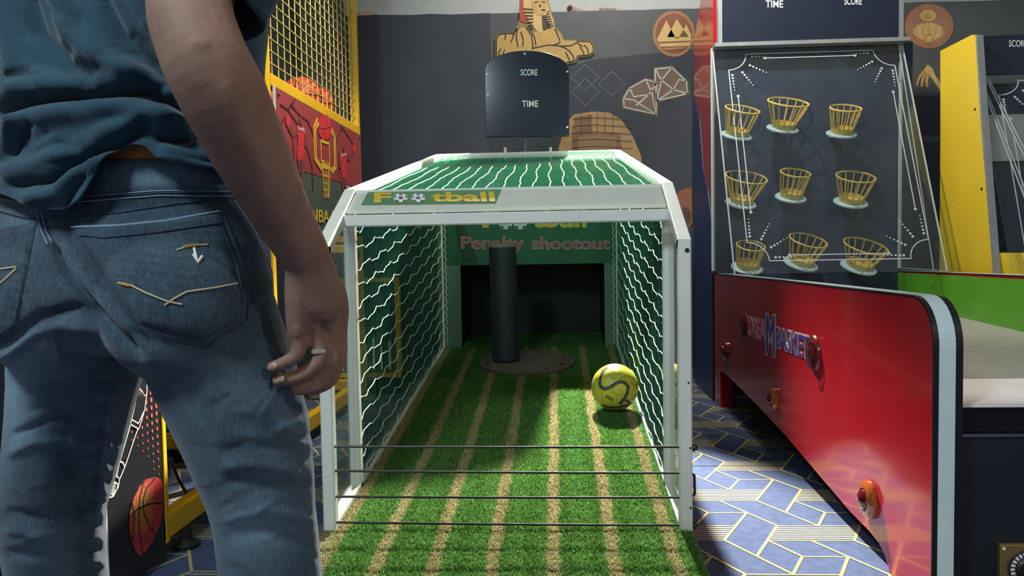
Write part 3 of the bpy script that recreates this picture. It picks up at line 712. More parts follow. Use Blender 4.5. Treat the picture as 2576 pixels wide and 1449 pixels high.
# red and green side board with prints
sbx = BX
SD = obj('side_board', MB().box(sbx, sbx+0.008, 3.61, 5.20, 1.105, 1.755), mat('board_dull_green', (84, 94, 84), 0.4, var=0.06), B)
sX = sbx+0.009
def on_x(px, py, lift=0.0): return ax(px, py, sX+lift)
def bp_(nm, pts, m, lift=0.0, th=0.0008): return obj(nm, MB().prism([on_x(x, y, lift) for x, y in pts], (th, 0, 0)), m, SD)
def c8(pts): return [(680+x/3.62, 210+y/3.62) for x, y in pts]
M_maroon = mat('print_maroon', (158, 62, 66), 0.45, var=0.05)
M_brite = mat('print_bright_red', (210, 54, 62), 0.45, var=0.04)
M_lilac = mat('print_lilac', (196, 160, 160), 0.5, var=0.05)
M_skin_p = mat('print_brown_skin', (120, 66, 58), 0.5, var=0.05)
y0_ = 1.105; 
obj('maroon_field', MB().prism([(sX, 3.615, 1.405), (sX, 5.195, 1.405), (sX, 5.195, 1.75), (sX, 3.615, 1.75)], (0.0008, 0, 0)), M_maroon, SD)
def bl(nm, segs, wd, m, lift=0.003):
    for s in segs: obj(nm, MB().strip([on_x(x, y, lift) for x, y in c8(s)], wd, (1, 0, 0), 0.0008), m, SD)
bl('court_line', [[(90, 190), (160, 240), (250, 370)], [(225, 150), (160, 240)], [(135, 310), (90, 380), (70, 470)], [(185, 190), (270, 290), (340, 340), (380, 430), (390, 480)], [(205, 510), (215, 720)], [(120, 480), (115, 700)], [(330, 580), (380, 760), (392, 980)], [(640, 390), (690, 450), (760, 560)], [(650, 400), (610, 500), (590, 580)], [(620, 620), (625, 860)]], 0.010, mat('print_dark_red', (84, 40, 46), 0.5))
bp_('basketball_print', c8(ell(497, 400, 62, 115, 24)), M_brite, 0.004)
bl('basketball_line', [[(440, 400), (500, 410), (558, 390)], [(497, 300), (490, 410), (505, 512)]], 0.005, M_maroon, 0.006)
bl('backboard_print', [[(430, 320), (395, 400), (405, 690), (470, 790)], [(440, 360), (410, 420), (418, 680), (470, 760)], [(560, 410), (590, 480), (598, 770), (560, 815)], [(556, 440), (580, 500), (585, 760), (552, 790)], [(460, 520), (536, 550), (540, 740), (464, 700), (460, 520)]], 0.018, M_yel, 0.004)
bp_('hoop_print', c8([(455, 735), (500, 705), (548, 750), (548, 785), (460, 770)]), M_yel, 0.004)
bl('hoop_net_print', [[(472, 775), (492, 1040)], [(485, 775), (505, 1040)], [(510, 780), (515, 1040)], [(530, 785), (525, 1045)], [(543, 785), (533, 1045)], [(475, 830), (540, 850)], [(482, 900), (538, 915)], [(488, 965), (535, 975)]], 0.010, M_yel, 0.004)
# two leaping players in red (generic)
def player(dx, dy, s, flip):
    def q(pts): return c8([(dx+(x if not flip else -x)*s, dy+y*s) for x, y in pts])
    bp_('player_head', q(ell(0, -130, 14, 38, 16)), M_skin_p, 0.004)
    bp_('player_vest', q([(-26, -70), (26, -55), (40, 10), (30, 100), (-24, 90), (-30, 0)]), M_brite, 0.004)
    bp_('player_shoulder', q([(-26, -85), (0, -60), (26, -70), (40, -20), (20, -40), (-22, -48)]), M_lilac, 0.005)
    bp_('player_arm', q([(-26, -60), (-55, -10), (-95, -70), (-125, -110), (-118, -60), (-70, 30), (-26, -10)]), M_skin_p, 0.004)
    bp_('player_arm', q([(35, -30), (52, 30), (60, 100), (40, 120), (30, 60)]), M_skin_p, 0.004)
    bp_('player_ball', q(ell(-118, -130, 18, 55, 18)), M_brite, 0.005)
    bp_('player_shorts', q([(-28, 92), (32, 102), (34, 160), (10, 230), (-34, 220)]), M_brite, 0.0045)
    bp_('player_leg', q([(0, 220), (30, 190), (26, 330), (16, 400), (-2, 400), (4, 320)]), M_skin_p, 0.004)
    bp_('player_leg', q([(-34, 215), (-6, 225), (0, 330), (-40, 360), (-44, 320), (-20, 310)]), M_skin_p, 0.004)
    bp_('player_shoe', q([(-70, 330), (-30, 320), (-30, 350), (-66, 365)]), M_lilac, 0.005)
    bp_('player_shoe', q([(-8, 395), (20, 395), (20, 470), (-40, 440)]), M_maroon, 0.005)
player(278, 470, 1.0, False); player(672, 690, 0.75, True)
bp_('shoe_print', c8([(165, 830), (190, 800), (200, 840), (180, 900), (165, 890)]), M_wht, 0.005)
pb = on_x(783, 569, 0.004); pr_ = on_x(826, 570.5, 0.004); pt_ = on_x(783, 525, 0.004)
text('board_letters', 'NBA J', pb, (pr_-pb)*1.30, pt_-pb, (1, 0, 0), M_yel, SD, 0.001, 0.01)
for (x, y) in ((700, 239), (903, 348), (822, 307)): obj('board_screw', MB().lathe([(0.008, 0), (0.007, 0.004)], on_x(x, y, 0.002), (1, 0, 0), 10), M_blk, SD)
obj('board_edge', MB().box(sbx, sbx+0.010, 3.603, 3.612, 1.105, 1.758), M_wht, SD)
# inside: back board, far side pictures, ball rack with balls
obj('inner_back_board', MB().box(XB2+0.03, BX-0.06, 5.16, 5.18, 1.78, 3.0), mat('inner_dark_green', (58, 66, 56), 0.5, var=0.1), B)
fb = obj('far_side_picture', MB().box(XB2+0.03, XB2+0.04, 3.62, 5.15, 1.80, 3.0), mat('inner_picture_ground', (66, 72, 62), 0.5, var=0.15, scale=5), B)
for k, (y, z, r) in enumerate(((4.0, 2.45, 0.13), (4.5, 2.75, 0.12), (4.2, 2.1, 0.12), (4.8, 2.3, 0.14), (3.8, 2.8, 0.10))):
    obj('picture_patch', MB().prism([(XB2+0.041, y+r*math.cos(R_(a)), z+r*(1.2+0.3*math.sin(R_(a*3)))*math.sin(R_(a))) for a in range(0, 360, 20)], (0.002, 0, 0)), M_brite if k % 2 == 0 else M_maroon, fb)
obj('inner_pole', MB().tube([(-1.62, 4.35, 0.8), (-1.62, 4.35, 3.0)], 0.028, 12), mat('grey_pole', (150, 150, 146), 0.4), B, smooth=True)
obj('ball_shelf', MB().box(XB2+0.05, BX-0.06, 4.35, 5.15, 1.76, 1.775), M_blackp, B)
for k, (x, y, r) in enumerate(((-1.47, 4.62, 0.12), (-1.47, 4.88, 0.12), (-1.75, 4.75, 0.12), (-1.73, 5.02, 0.12), (-2.02, 4.85, 0.12))):
    bbm = MB(); 
    bm_ = bmesh.new(); bmesh.ops.create_uvsphere(bm_, u_segments=24, v_segments=16, radius=r)
    me_ = bpy.data.meshes.new('basketball'); bm_.to_mesh(me_); bm_.free(); me_.shade_smooth(); me_.materials.append(mat('ball_orange', (196, 84, 50), 0.6, var=0.15, scale=60))
    o_ = link(bpy.data.objects.new('basketball', me_)); o_.location = (x, y, 1.776+r); WORLD[o_.name] = Matrix.Translation(o_.location)
    tag(o_, ['orange basketball nearest the front of the yellow cage shelf', 'orange basketball at the mesh in the rear corner of the cage shelf', 'orange basketball in the middle of the cage shelf', 'orange basketball at the back board of the cage', 'orange basketball furthest left on the cage shelf'][k], 'basketball', 'basketballs in the yellow cage')
    sm = MB()
    for ax_ in range(3):
        sm.tube([Vector((x, y, 1.776+r))+Vector(((0, math.cos(t), math.sin(t)), (math.cos(t), 0, math.sin(t)), (math.cos(t), math.sin(t), 0))[ax_])*(r+0.0005) for t in np.linspace(0, 2*math.pi, 33)], 0.003, 4)
    obj('ball_seams', sm, M_blk, o_)
obj('corner_light_strip', MB().box(BX-0.012, BX-0.002, 3.50, 3.512, 1.46, 1.62), emis('cyan_strip', (140, 220, 210), 0.5), B)
# leg panel with line drawing
Y0p, Y1p = 2.15, 2.475
LP = obj('leg_panel', MB().box(BX-0.02, BX, Y0p, Y1p, 0.02, 1.02), M_blackp, B)
obj('leg_panel_front', MB().box(BX-1.0, BX-0.02, Y0p-0.016, Y0p-0.001, 0.02, 1.02), M_blackp, B)
obj('leg_panel_edge', MB().box(BX-0.022, BX+0.001, Y0p-0.020, Y0p-0.001, 0.02, 1.02), mat('panel_edge_grey', (188, 184, 182), 0.5), B)
obj('leg_panel_trim', MB().box(BX-0.024, BX+0.004, Y1p, Y1p+0.02, 0.06, 0.78), M_ylw, B)
lX = BX+0.001
def on_l(px, py, lift=0.0): return ax(px, py, lX+lift)
def c9(pts): return [(240+x/2.461, 860+y/2.461) for x, y in pts]
def ll(nm, segs, wd, m, lift=0.0005):
    mb = MB()
    for s in segs: mb.strip([on_l(x, y, lift) for x, y in c9(s)], wd, (1, 0, 0), 0.0006)
    return obj(nm, mb, m, LP)
M_dot = mat('print_coral', (196, 84, 70), 0.5, var=0.05)
db = MB()
p00 = on_l(*c9([(390, 300)])[0])
for r in range(13):
    for c in range(9):
        s_ = max(0.25, 1.0-0.055*r-0.10*c*(0.4+0.05*r))
        yy = Y1p-0.030-0.030*c; zz = 0.60-0.0245*r-0.010
        if s_ < 0.3 or yy < Y0p+0.02: continue
        db.prism([(lX, yy+0.0085*s_*math.cos(t), zz+0.0095*s_*math.sin(t)) for t in np.linspace(0, 2*math.pi, 13)[:-1]], (0.0004, 0, 0))
for r in range(9):
    for c in range(9):
        db.prism([(lX, Y1p-0.03-0.03*c+0.009*math.cos(t), 0.625+0.0245*r+0.010*math.sin(t)) for t in np.linspace(0, 2*math.pi, 13)[:-1]], (0.0004, 0, 0))
obj('dot_pattern', db, M_dot, LP)
M_lp = mat('print_offwhite_line', (216, 210, 206), 0.5, var=0.02)
body_ = bp = obj('figure_fill', MB().prism([on_l(x, y, 0.0006) for x, y in c9([(215, 200), (230, 150), (280, 90), (318, 140), (320, 260), (310, 400), (268, 540), (215, 530), (172, 480), (214, 290)])], (0.0003, 0, 0)), M_blackp, LP)
ll('player_line_drawing', [[(215, 200), (213, 290), (240, 330), (280, 344), (318, 325), (320, 150), (290, 92)], [(215, 295), (172, 480), (180, 515), (212, 530), (248, 372)], [(316, 330), (305, 420), (268, 540), (216, 510), (214, 475), (265, 505), (300, 430)], [(172, 520), (165, 660), (125, 830)], [(212, 530), (150, 740), (130, 830)], [(262, 540), (240, 600), (185, 765), (145, 860)], [(150, 738), (172, 750), (180, 772)], [(82, 940), (92, 880), (130, 828), (150, 850), (140, 900), (110, 955), (92, 964), (82, 940)], [(92, 905), (120, 868), (138, 880), (132, 912), (104, 948), (92, 935), (92, 905)], [(355, 180), (362, 225), (348, 270), (355, 320), (372, 318), (382, 260), (378, 220), (362, 225)], [(150, 380), (135, 430), (140, 455), (160, 440), (168, 400)], [(100, 890), (98, 930)], [(110, 880), (106, 940)], [(122, 876), (116, 930)]], 0.0045, M_lp, 0.0012)
n25b = on_l(*c9([(240, 268)])[0], 0.0012); n25r = on_l(*c9([(284, 268)])[0], 0.0012); n25t = on_l(*c9([(240, 192)])[0], 0.0012)
text('jersey_number', '25', n25b, n25r-n25b, n25t-n25b, (1, 0, 0), M_lp, LP, 0.0008, 0.02)
text('jersey_number_core', '25', n25b+(n25r-n25b)*0.03+Vector((0.0008, 0, 0)), (n25r-n25b)*0.94, (n25t-n25b)*0.97, (1, 0, 0), M_blackp, LP, 0.0006, -0.022)
# big basketball print (speckled red, warm centre)
def speckle(name, c_in, c_out, centre, rad):
    m = bpy.data.materials.new(name); m.use_nodes = True; nt = m.node_tree; b = nt.nodes['Principled BSDF']
    g = nt.nodes.new('ShaderNodeNewGeometry'); sb_ = nt.nodes.new('ShaderNodeVectorMath'); sb_.operation = 'DISTANCE'; sb_.inputs[1].default_value = centre
    nt.links.new(g.outputs['Position'], sb_.inputs[0])
    mr = nt.nodes.new('ShaderNodeMapRange'); mr.inputs[2].default_value = rad; nt.links.new(sb_.outputs['Value'], mr.inputs[0])
    mx = nt.nodes.new('ShaderNodeMix'); mx.data_type = 'RGBA'; mx.inputs[6].default_value = (*srgb(*c_in), 1); mx.inputs[7].default_value = (*srgb(*c_out), 1)
    nt.links.new(mr.outputs[0], mx.inputs[0])
    n = nt.nodes.new('ShaderNodeTexNoise'); n.inputs['Scale'].default_value = 260; n.inputs['Detail'].default_value = 4; nt.links.new(g.outputs['Position'], n.inputs['Vector'])
    rr = nt.nodes.new('ShaderNodeValToRGB'); rr.color_ramp.elements[0].position = 0.42; rr.color_ramp.elements[1].position = 0.56
    rr.color_ramp.elements[0].color = (0.12, 0.03, 0.04, 1); rr.color_ramp.elements[1].color = (1, 1, 1, 1)
    nt.links.new(n.outputs['Fac'], rr.inputs[0])
    m2 = nt.nodes.new('ShaderNodeMix'); m2.data_type = 'RGBA'; m2.blend_type = 'MULTIPLY'; m2.inputs[0].default_value = 0.75
    nt.links.new(mx.outputs[2], m2.inputs[6]); nt.links.new(rr.outputs[0], m2.inputs[7]); nt.links.new(m2.outputs[2], b.inputs['Base Color'])
    b.inputs['Roughness'].default_value = 0.5
    return m
bcen = on_l(*c9([(290, 1030)])[0], 0.001)
BP = obj('basketball_print', MB().prism([on_l(x, y, 0.0008) for x, y in c9([(375, 836), (405, 850), (418, 900), (416, 1040), (400, 1130), (360, 1220), (320, 1290), (285, 1325), (250, 1305), (225, 1240), (208, 1150), (212, 1060), (235, 970), (270, 900), (320, 850)])], (0.0006, 0, 0)), speckle('print_speckled_ball', (222, 170, 70), (206, 62, 66), bcen, 0.09), LP)
mbz = MB()
for s in ([(212, 1085), (260, 1035), (330, 1005), (418, 995)], [(375, 838), (320, 900), (295, 980), (300, 1060), (340, 1150), (372, 1190)], [(300, 865), (275, 960), (268, 1060), (272, 1180), (295, 1320)], [(228, 990), (240, 1080), (235, 1180), (228, 1240)]):
    mbz.strip([on_l(x, y, 0.0016) for x, y in c9(s)], 0.005, (1, 0, 0), 0.0005)
obj('basketball_seams_print', mbz, M_blk, BP)
# foot, caster and cable
obj('rubber_foot', MB().lathe([(0.045, 0), (0.045, 0.012), (0.022, 0.03), (0.018, 0.065)], (BX-T5/2+0.03, 2.60, 0.0), (0, 0, 1), 20), M_dark, B, smooth=True)
obj('caster_wheel', MB().lathe([(0.02, -0.016), (0.042, -0.014), (0.045, 0), (0.042, 0.014), (0.02, 0.016)], (BX-0.10, 2.75, 0.047), (1, 0.2, 0), 24), M_dark, B, smooth=True)
obj('caster_hub', MB().lathe([(0.018, 0), (0.016, 0.022)], (BX-0.10, 2.75, 0.047), (1, 0.2, 0), 16), mat('chrome', (200, 200, 200), 0.2, 1.0), B, smooth=True)
obj('power_cable', MB().tube([(BX-0.05, 2.62, 0.30), (BX-0.045, 2.66, 0.22), (BX-0.05, 2.74, 0.13), (BX-0.06, 2.80, 0.09), (BX-0.10, 2.9, 0.012)], 0.006, 8), M_dark, B, smooth=True)
# black vinyl ball chute hanging between the front and the cage
ch = MB(); N_ = 24; grid = []
M_vinyl = mat('vinyl_black', (22, 24, 28), 0.16, var=0.1, coat=0.3)
def chute(y0, z0, y1, z1, sag):
    mb = MB(); vs = []; fs = []
    for i in range(N_+1):
        f = i/N_; y = y0+(y1-y0)*f; z = z0+(z1-z0)*f-sag*math.sin(math.pi*f)
        for j in range(9):
            g = j/8; x = XB2+0.05+(BX-0.08-XB2-0.05)*g; vs.append((x, y, z-0.10*math.sin(math.pi*g)*(0.5+0.5*f)))
    for i in range(N_):
        for j in range(8): fs.append((i*9+j, i*9+j+1, (i+1)*9+j+1, (i+1)*9+j))
    return mb.add(vs, fs)
obj('ball_chute', chute(2.5, 0.62, 3.58, 1.0, 0.12), M_vinyl, B, smooth=True)
obj('chute_apron', MB().prism([(XB2+0.05, 3.66, 0.16), (BX-0.06, 3.66, 0.16), (BX-0.06, 3.72, 0.62), (XB2+0.05, 3.72, 0.62)], (0, 0.006, 0)), M_vinyl, B)
ap = MB(); vs = []; fs = []
for j in range(25):
    g = j/24; x = XB2+0.05+(BX-0.06-XB2-0.05)*g
    for k, z in enumerate((0.085, 0.05, 0.02)): vs.append((x, 3.58+0.02*math.sin(j*0.9)+0.02*k, z-0.012*math.sin(math.pi*((g*3) % 1))*(k > 0)))
for j in range(24):
    for k in range(2): fs.append((j*3+k, j*3+k+1, (j+1)*3+k+1, (j+1)*3+k))
obj('chute_flap', ap.add(vs, fs), M_vinyl, B, smooth=True)
# dark cabinet at the far left edge
K = thing('arcade_cabinet', 'dark arcade cabinet with red panel and teal light at far left', 'arcade game', (-2.75, 3.4, 0))
obj('cabinet_body', MB().box(-3.3, -2.62, 3.2, 4.0, 0.0, 1.6), M_blackp, K, bevel=0.01)
obj('cabinet_panel', MB().box(-3.25, -2.63, 3.185, 3.199, 0.55, 0.66), M_brite, K)
obj('cabinet_light', MB().box(-3.25, -2.63, 3.18, 3.199, 0.22, 0.25), emis('teal_strip', (30, 190, 190), 1.2), K)

# ================================================================== RED ALLEY GAME (right)
M_redp = mat('panel_gloss_red', (166, 27, 37), 0.16, var=0.04, scale=3, coat=0.35)
M_trimb = mat('trim_black', (20, 21, 24), 0.35)
M_led = mat('edge_strip_pale', (196, 214, 216), 0.3, var=0.04)
M_cream = mat('edge_cream', (222, 218, 204), 0.4, var=0.04)
A = thing('alley_basket_game', 'red ball-rolling basket game with clear shield and nine gold baskets', 'arcade game', (1.5, 3.6, 0))
AX0, AX1, PT = 0.99, 2.10, 0.072
def arc(cy, cz, r, a0, a1, n=8): return [(cy+r*math.cos(R_(a0+(a1-a0)*k/n)), cz+r*math.sin(R_(a0+(a1-a0)*k/n))) for k in range(n+1)]
topz = 0.845
outer = [(5.09, 0.0), (5.09, 0.812), (4.6, 0.82)]+[(3.3, 0.836), (2.28, topz)]+arc(2.265, 0.72, 0.125, 90, 180, 8)+[(2.14, 0.0)]
inner = [(2.405, 0.0), (2.42, 0.02), (2.446, 0.045), (2.49, 0.062), (2.56, 0.073), (2.726, 0.080), (3.054, 0.113), (3.473, 0.158), (4.024, 0.197), (4.467, 0.221), (4.80, 0.236), (4.87, 0.225), (4.88, 0.2), (4.88, 0.0)]
prof = outer+inner
def side_panel(x0, m, parent, inside=None):
    p = obj('side_panel', MB().prism([(x0, y, z) for y, z in prof], (PT, 0, 0)), m, parent)
    # edge trims: black piping at both faces, pale strip between, following top and front edge
    edge = [(5.09, 0.812), (4.6, 0.82), (3.3, 0.836), (2.28, topz)]+arc(2.265, 0.72, 0.125, 90, 180, 10)[1:]+[(2.14, 0.0)]
    def band(nm, xa, xb, off, mm):
        vs = []; fs = []
        for i, (y, z) in enumerate(edge):
            ya, za = edge[max(i-1, 0)]; yb_, zb = edge[min(i+1, len(edge)-1)]
            dy, dz = yb_-ya, zb-za; L_ = math.hypot(dy, dz); ny, nz = dz/L_, -dy/L_
            for (xx, oo) in ((xa, -0.002), (xb, -0.002), (xb, off), (xa, off)):
                vs.append((xx, y-ny*oo if False else y+ny*oo*-1 if False else y - (-ny)*oo, z+nz*oo))
        n = len(edge)
        for i in range(n-1):
            for k in range(4): fs.append((i*4+k, i*4+(k+1) % 4, (i+1)*4+(k+1) % 4, (i+1)*4+k))
        fs += [(0, 1, 2, 3), ((n-1)*4+3, (n-1)*4+2, (n-1)*4+1, (n-1)*4)]
        obj(nm, MB().add(vs, fs), mm, p)
    band('edge_piping', x0-0.002, x0+0.012, 0.003, M_trimb)
    band('edge_strip', x0+0.012, x0+PT-0.018, 0.005, M_led)
    band('edge_piping', x0+PT-0.018, x0+PT+0.002, 0.003, M_trimb)
    return p
SPL = side_panel(AX0, M_redp, A)
M_grn = mat('panel_green', (88, 158, 40), 0.35, var=0.12, scale=9)
SPR = side_panel(AX1, M_redp, A)
obj('inner_green_liner', MB().prism([(AX1-0.006, y, z) for y, z in ((5.0, 0.30), (5.0, 0.806), (2.3, 0.83), (2.2, 0.72), (2.2, 0.50), (3.4, 0.50))], (0.005, 0, 0)), M_grn, A)
# printed logo, lamps on the left panel
LXp = AX0-0.001
def on_r(px, py, lift=0.0): return ax(px, py, LXp-lift)
def c10(x, y): return (1820+x/7.246, 760+y/7.246)
M_blue_l = mat('letter_blue', (54, 54, 128), 0.4, var=0.15, scale=60); M_pale_l = mat('letter_pale', (186, 160, 160), 0.4, var=0.1)
M_lpink = mat('letter_pink', (196, 110, 120), 0.4, var=0.15, scale=60)
def logo(s, x0, x1, yb0_, yb1, yt0, mm, dl, bold):
    bl_ = on_r(*c10(x0, yb0_), dl); br_ = on_r(*c10(x1, yb1), dl); tl_ = on_r(*c10(x0, yt0), dl)
    return text('logo_letters', s, bl_, br_-bl_, tl_-bl_, (-1, 0, 0), mm, SPL, 0.0015, bold)
logo('DREA', 455, 775, 620, 735, 245, M_pale_l, 0.0, 0.045); logo('DREA', 460, 770, 605, 718, 265, M_lpink, 0.002, 0.0)
logo('M', 770, 945, 955, 1020, 190, M_pale_l, 0.0, 0.06); logo('M', 785, 930, 930, 990, 215, M_blue_l, 0.002, 0.0)
logo('BASKET', 950, 1570, 830, 1070, 430, M_pale_l, 0.0, 0.045); logo('BASKET', 958, 1560, 810, 1048, 455, M_blue_l, 0.002, 0.0)
M_ballp = mat('logo_ball', (110, 28, 30), 0.2, var=0.3, scale=25, coat=0.5)
for (x, y, rx, ry) in ((408, 430, 66, 240), (1655, 925, 112, 335)):
    c_ = on_r(*c10(x, y)); rr = 0.058
    o_ = obj('logo_ball', MB().lathe([(0.07, 0), (0.066, 0.008), (0.045, 0.016), (0.0, 0.02)], c_, (-1, 0, 0), 28), M_ballp, SPL, smooth=True)
    sm = MB()
    for sgn in (-1, 0, 1):
        sm.strip([c_+Vector((-0.021+0.004*abs(sgn)*0, sgn*0.035*math.cos(t), 0.06*math.sin(t))) for t in np.linspace(-1.4, 1.4, 13)], 0.005, (-1, 0, 0), 0.002)
    obj('ball_seams', sm, M_blk, o_)
M_amber = mat('lamp_amber', (164, 84, 40), 0.1, var=0.1, coat=1.0)
M_wine = mat('lamp_wine', (92, 20, 28), 0.08, coat=1.0)
for (x, y, r, mm) in ((2188, 1256, 0.062, M_amber), (1950, 1005, 0.055, M_amber), (1827, 880, 0.055, M_wine)):
    c_ = on_r(x, y)
    o_ = obj('side_lamp', MB().lathe([(r, 0), (r, 0.010), (r*0.82, 0.020), (r*0.6, 0.022), (r*0.55, 0.012)], c_, (-1, 0, 0), 32), mm, SPL, smooth=True)
    obj('lamp_lens', MB().lathe([(r*0.58, 0.010), (r*0.5, 0.026), (r*0.25, 0.036), (0.002, 0.038)], c_, (-1, 0, 0), 28), M_wine, o_, smooth=True)
# alley bed and front
M_alley = mat('alley_shade_grey', (150, 148, 138), 0.5, var=0.08)
obj('alley_bed', MB().prism([(AX0+PT, 2.24, 0.545), (AX0+PT, 3.0, 0.56), (AX0+PT, 4.95, 0.62), (AX0+PT, 4.95, 0.58), (AX0+PT, 2.24, 0.50)], (AX1-AX0-PT-0.006, 0, 0)), M_alley, A)
obj('alley_lit_front', MB().box(AX0+PT, AX1, 2.20, 2.60, 0.546, 0.556), mat('alley_lit_white', (228, 222, 218), 0.5, var=0.05), A)  # front in its lit tone; the grey bed has shade in its colour
obj('front_slot', MB().box(AX0+PT, AX1, 2.22, 2.26, 0.46, 0.545), mat('slot_black', (14, 15, 18), 0.3), A)
obj('front_chrome_line', MB().box(AX0+PT, AX1, 2.195, 2.205, 0.466, 0.474), mat('chrome', (200, 200, 200)), A)
obj('front_cabinet', MB().box(AX0+PT, AX1, 2.205, 2.5, 0.05, 0.466), mat('cabinet_navy', (20, 26, 36), 0.5, var=0.1), A)
cp = ay(2560, 1415, 2.2)
CB = obj('coin_plate', MB().box(cp.x-0.052, cp.x+0.06, 2.19, 2.206, cp.z-0.07, cp.z+0.052), mat('brass', (180, 150, 90), 0.35, 0.8), A, bevel=0.002)
cc = Vector((cp.x+0.018, 2.19, cp.z-0.012))
obj('dial_ring', MB().lathe([(0.050, 0), (0.050, 0.006), (0.034, 0.008)], cc, (0, -1, 0), 40), mat('dial_dark', (40, 40, 44), 0.4), CB, smooth=True)
tk = MB()
for k in range(24):
    a = R_(15*k); u = Vector((math.cos(a), 0, math.sin(a))); v_ = Vector((-math.sin(a), 0, math.cos(a)))
    c2_ = cc+Vector((0, -0.009, 0)); tk.prism([c2_+u*0.036-v_*0.0028, c2_+u*0.047-v_*0.0040, c2_+u*0.047+v_*0.0040, c2_+u*0.036+v_*0.0028], (0, -0.001, 0))
obj('dial_ticks', tk, M_wht, CB)
obj('dial_centre', MB().lathe([(0.033, 0), (0.033, 0.010), (0.026, 0.016)], cc, (0, -1, 0), 32), M_dark, CB, smooth=True)
for (a, b) in ((-0.042, 0.042), (0.05, 0.042)):
    obj('plate_screw', MB().lathe([(0.005, 0), (0.004, 0.003)], (cp.x+a, 2.19, cp.z+b), (0, -1, 0), 8), M_frame, CB)
# rear cabinet
M_bb = mat('target_board_navy', (36, 46, 74), 0.45, var=0.06)
obj('target_board', MB().box(AX0+0.004, AX1+PT, 5.0, 5.03, 0.05, 2.20), M_bb, A)
HX = obj('header_board', MB().box(1.02, 2.06, 4.93, 4.97, 2.205, 2.72), mat('header_gloss_navy', (32, 38, 54), 0.2, var=0.05, coat=0.4), A)
M_silver = mat('silver_edge', (176, 182, 184), 0.3, 0.6)
obj('header_edge', MB().box(0.995, 1.02, 4.925, 4.975, 2.205, 2.72).box(2.06, 2.085, 4.925, 4.975, 2.205, 2.72), M_silver, A)
obj('header_sill', MB().box(0.97, 2.115, 4.90, 4.98, 2.185, 2.207), M_silver, A)
on_h = lambda x, y: ay(x, y, 4.929)
textpx('time_letters', 'TIME', 1926, 19, 1970, 1, on_h, (0, -1, 0), M_lw, HX, 0.001, 0.009)
textpx('score_letters', 'SCORE', 2124, 12, 2168, -6, on_h, (0, -1, 0), M_lw, HX, 0.001, 0.009)
# red flank of the rear cabinet, dark blue below
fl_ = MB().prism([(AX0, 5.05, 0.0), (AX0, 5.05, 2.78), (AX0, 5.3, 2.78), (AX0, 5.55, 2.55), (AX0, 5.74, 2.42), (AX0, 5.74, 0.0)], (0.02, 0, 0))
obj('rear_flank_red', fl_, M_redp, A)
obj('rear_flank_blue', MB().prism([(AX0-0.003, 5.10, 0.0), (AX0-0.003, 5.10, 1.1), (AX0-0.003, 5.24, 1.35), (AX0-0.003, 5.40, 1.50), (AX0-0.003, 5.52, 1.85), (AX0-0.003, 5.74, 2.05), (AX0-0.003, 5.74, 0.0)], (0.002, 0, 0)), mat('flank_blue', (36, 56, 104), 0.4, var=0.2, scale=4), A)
# clear shield
SY0, SZ0, SY1, SZ1 = 4.40, 0.835, 4.985, 2.195
M_acr2 = acrylic('shield_acrylic', haze=0.010)
obj('shield_front_pane', MB().prism([(AX0-0.02, SY0, SZ0), (AX1, SY0, SZ0), (AX1, SY1, SZ1), (AX0-0.02, SY1, SZ1)], (0, 0.004, 0.002)), M_acr2, A)
for x in (AX0-0.02, AX1-0.004):
    obj('shield_side_pane', MB().prism([(x, SY0, SZ0), (x, 5.0, SZ0), (x, 5.0, SZ1), (x, SY1, SZ1)], (0.004, 0, 0)), M_acr2, A)
M_edge = mat('acrylic_edge', (190, 198, 198), 0.2, var=0.05, alpha=0.75)
obj('shield_edges', MB().bar((AX0-0.018, SY0, SZ0), (AX0-0.018, SY1, SZ1), 0.008, 0.008).bar((AX1, SY0, SZ0), (AX1, SY1, SZ1), 0.008, 0.008).bar((AX0-0.018, SY0, SZ0), (AX1, SY0, SZ0), 0.008, 0.008).bar((AX0-0.018, SY1, SZ1), (AX1, SY1, SZ1), 0.012, 0.012)
    .bar((AX1, SY0-0.0, SZ0), (AX1, 5.0, SZ0), 0.006, 0.006).bar((AX1-0.06, SY0+0.02, SZ0), (AX1-0.02, SY1, SZ1), 0.005, 0.005).bar((AX0-0.018, 4.99, SZ0), (AX0-0.018, 4.99, SZ1), 0.02, 0.012).bar((AX1-0.002, 4.99, SZ0), (AX1-0.002, 4.99, SZ1), 0.02, 0.014), M_edge, A)
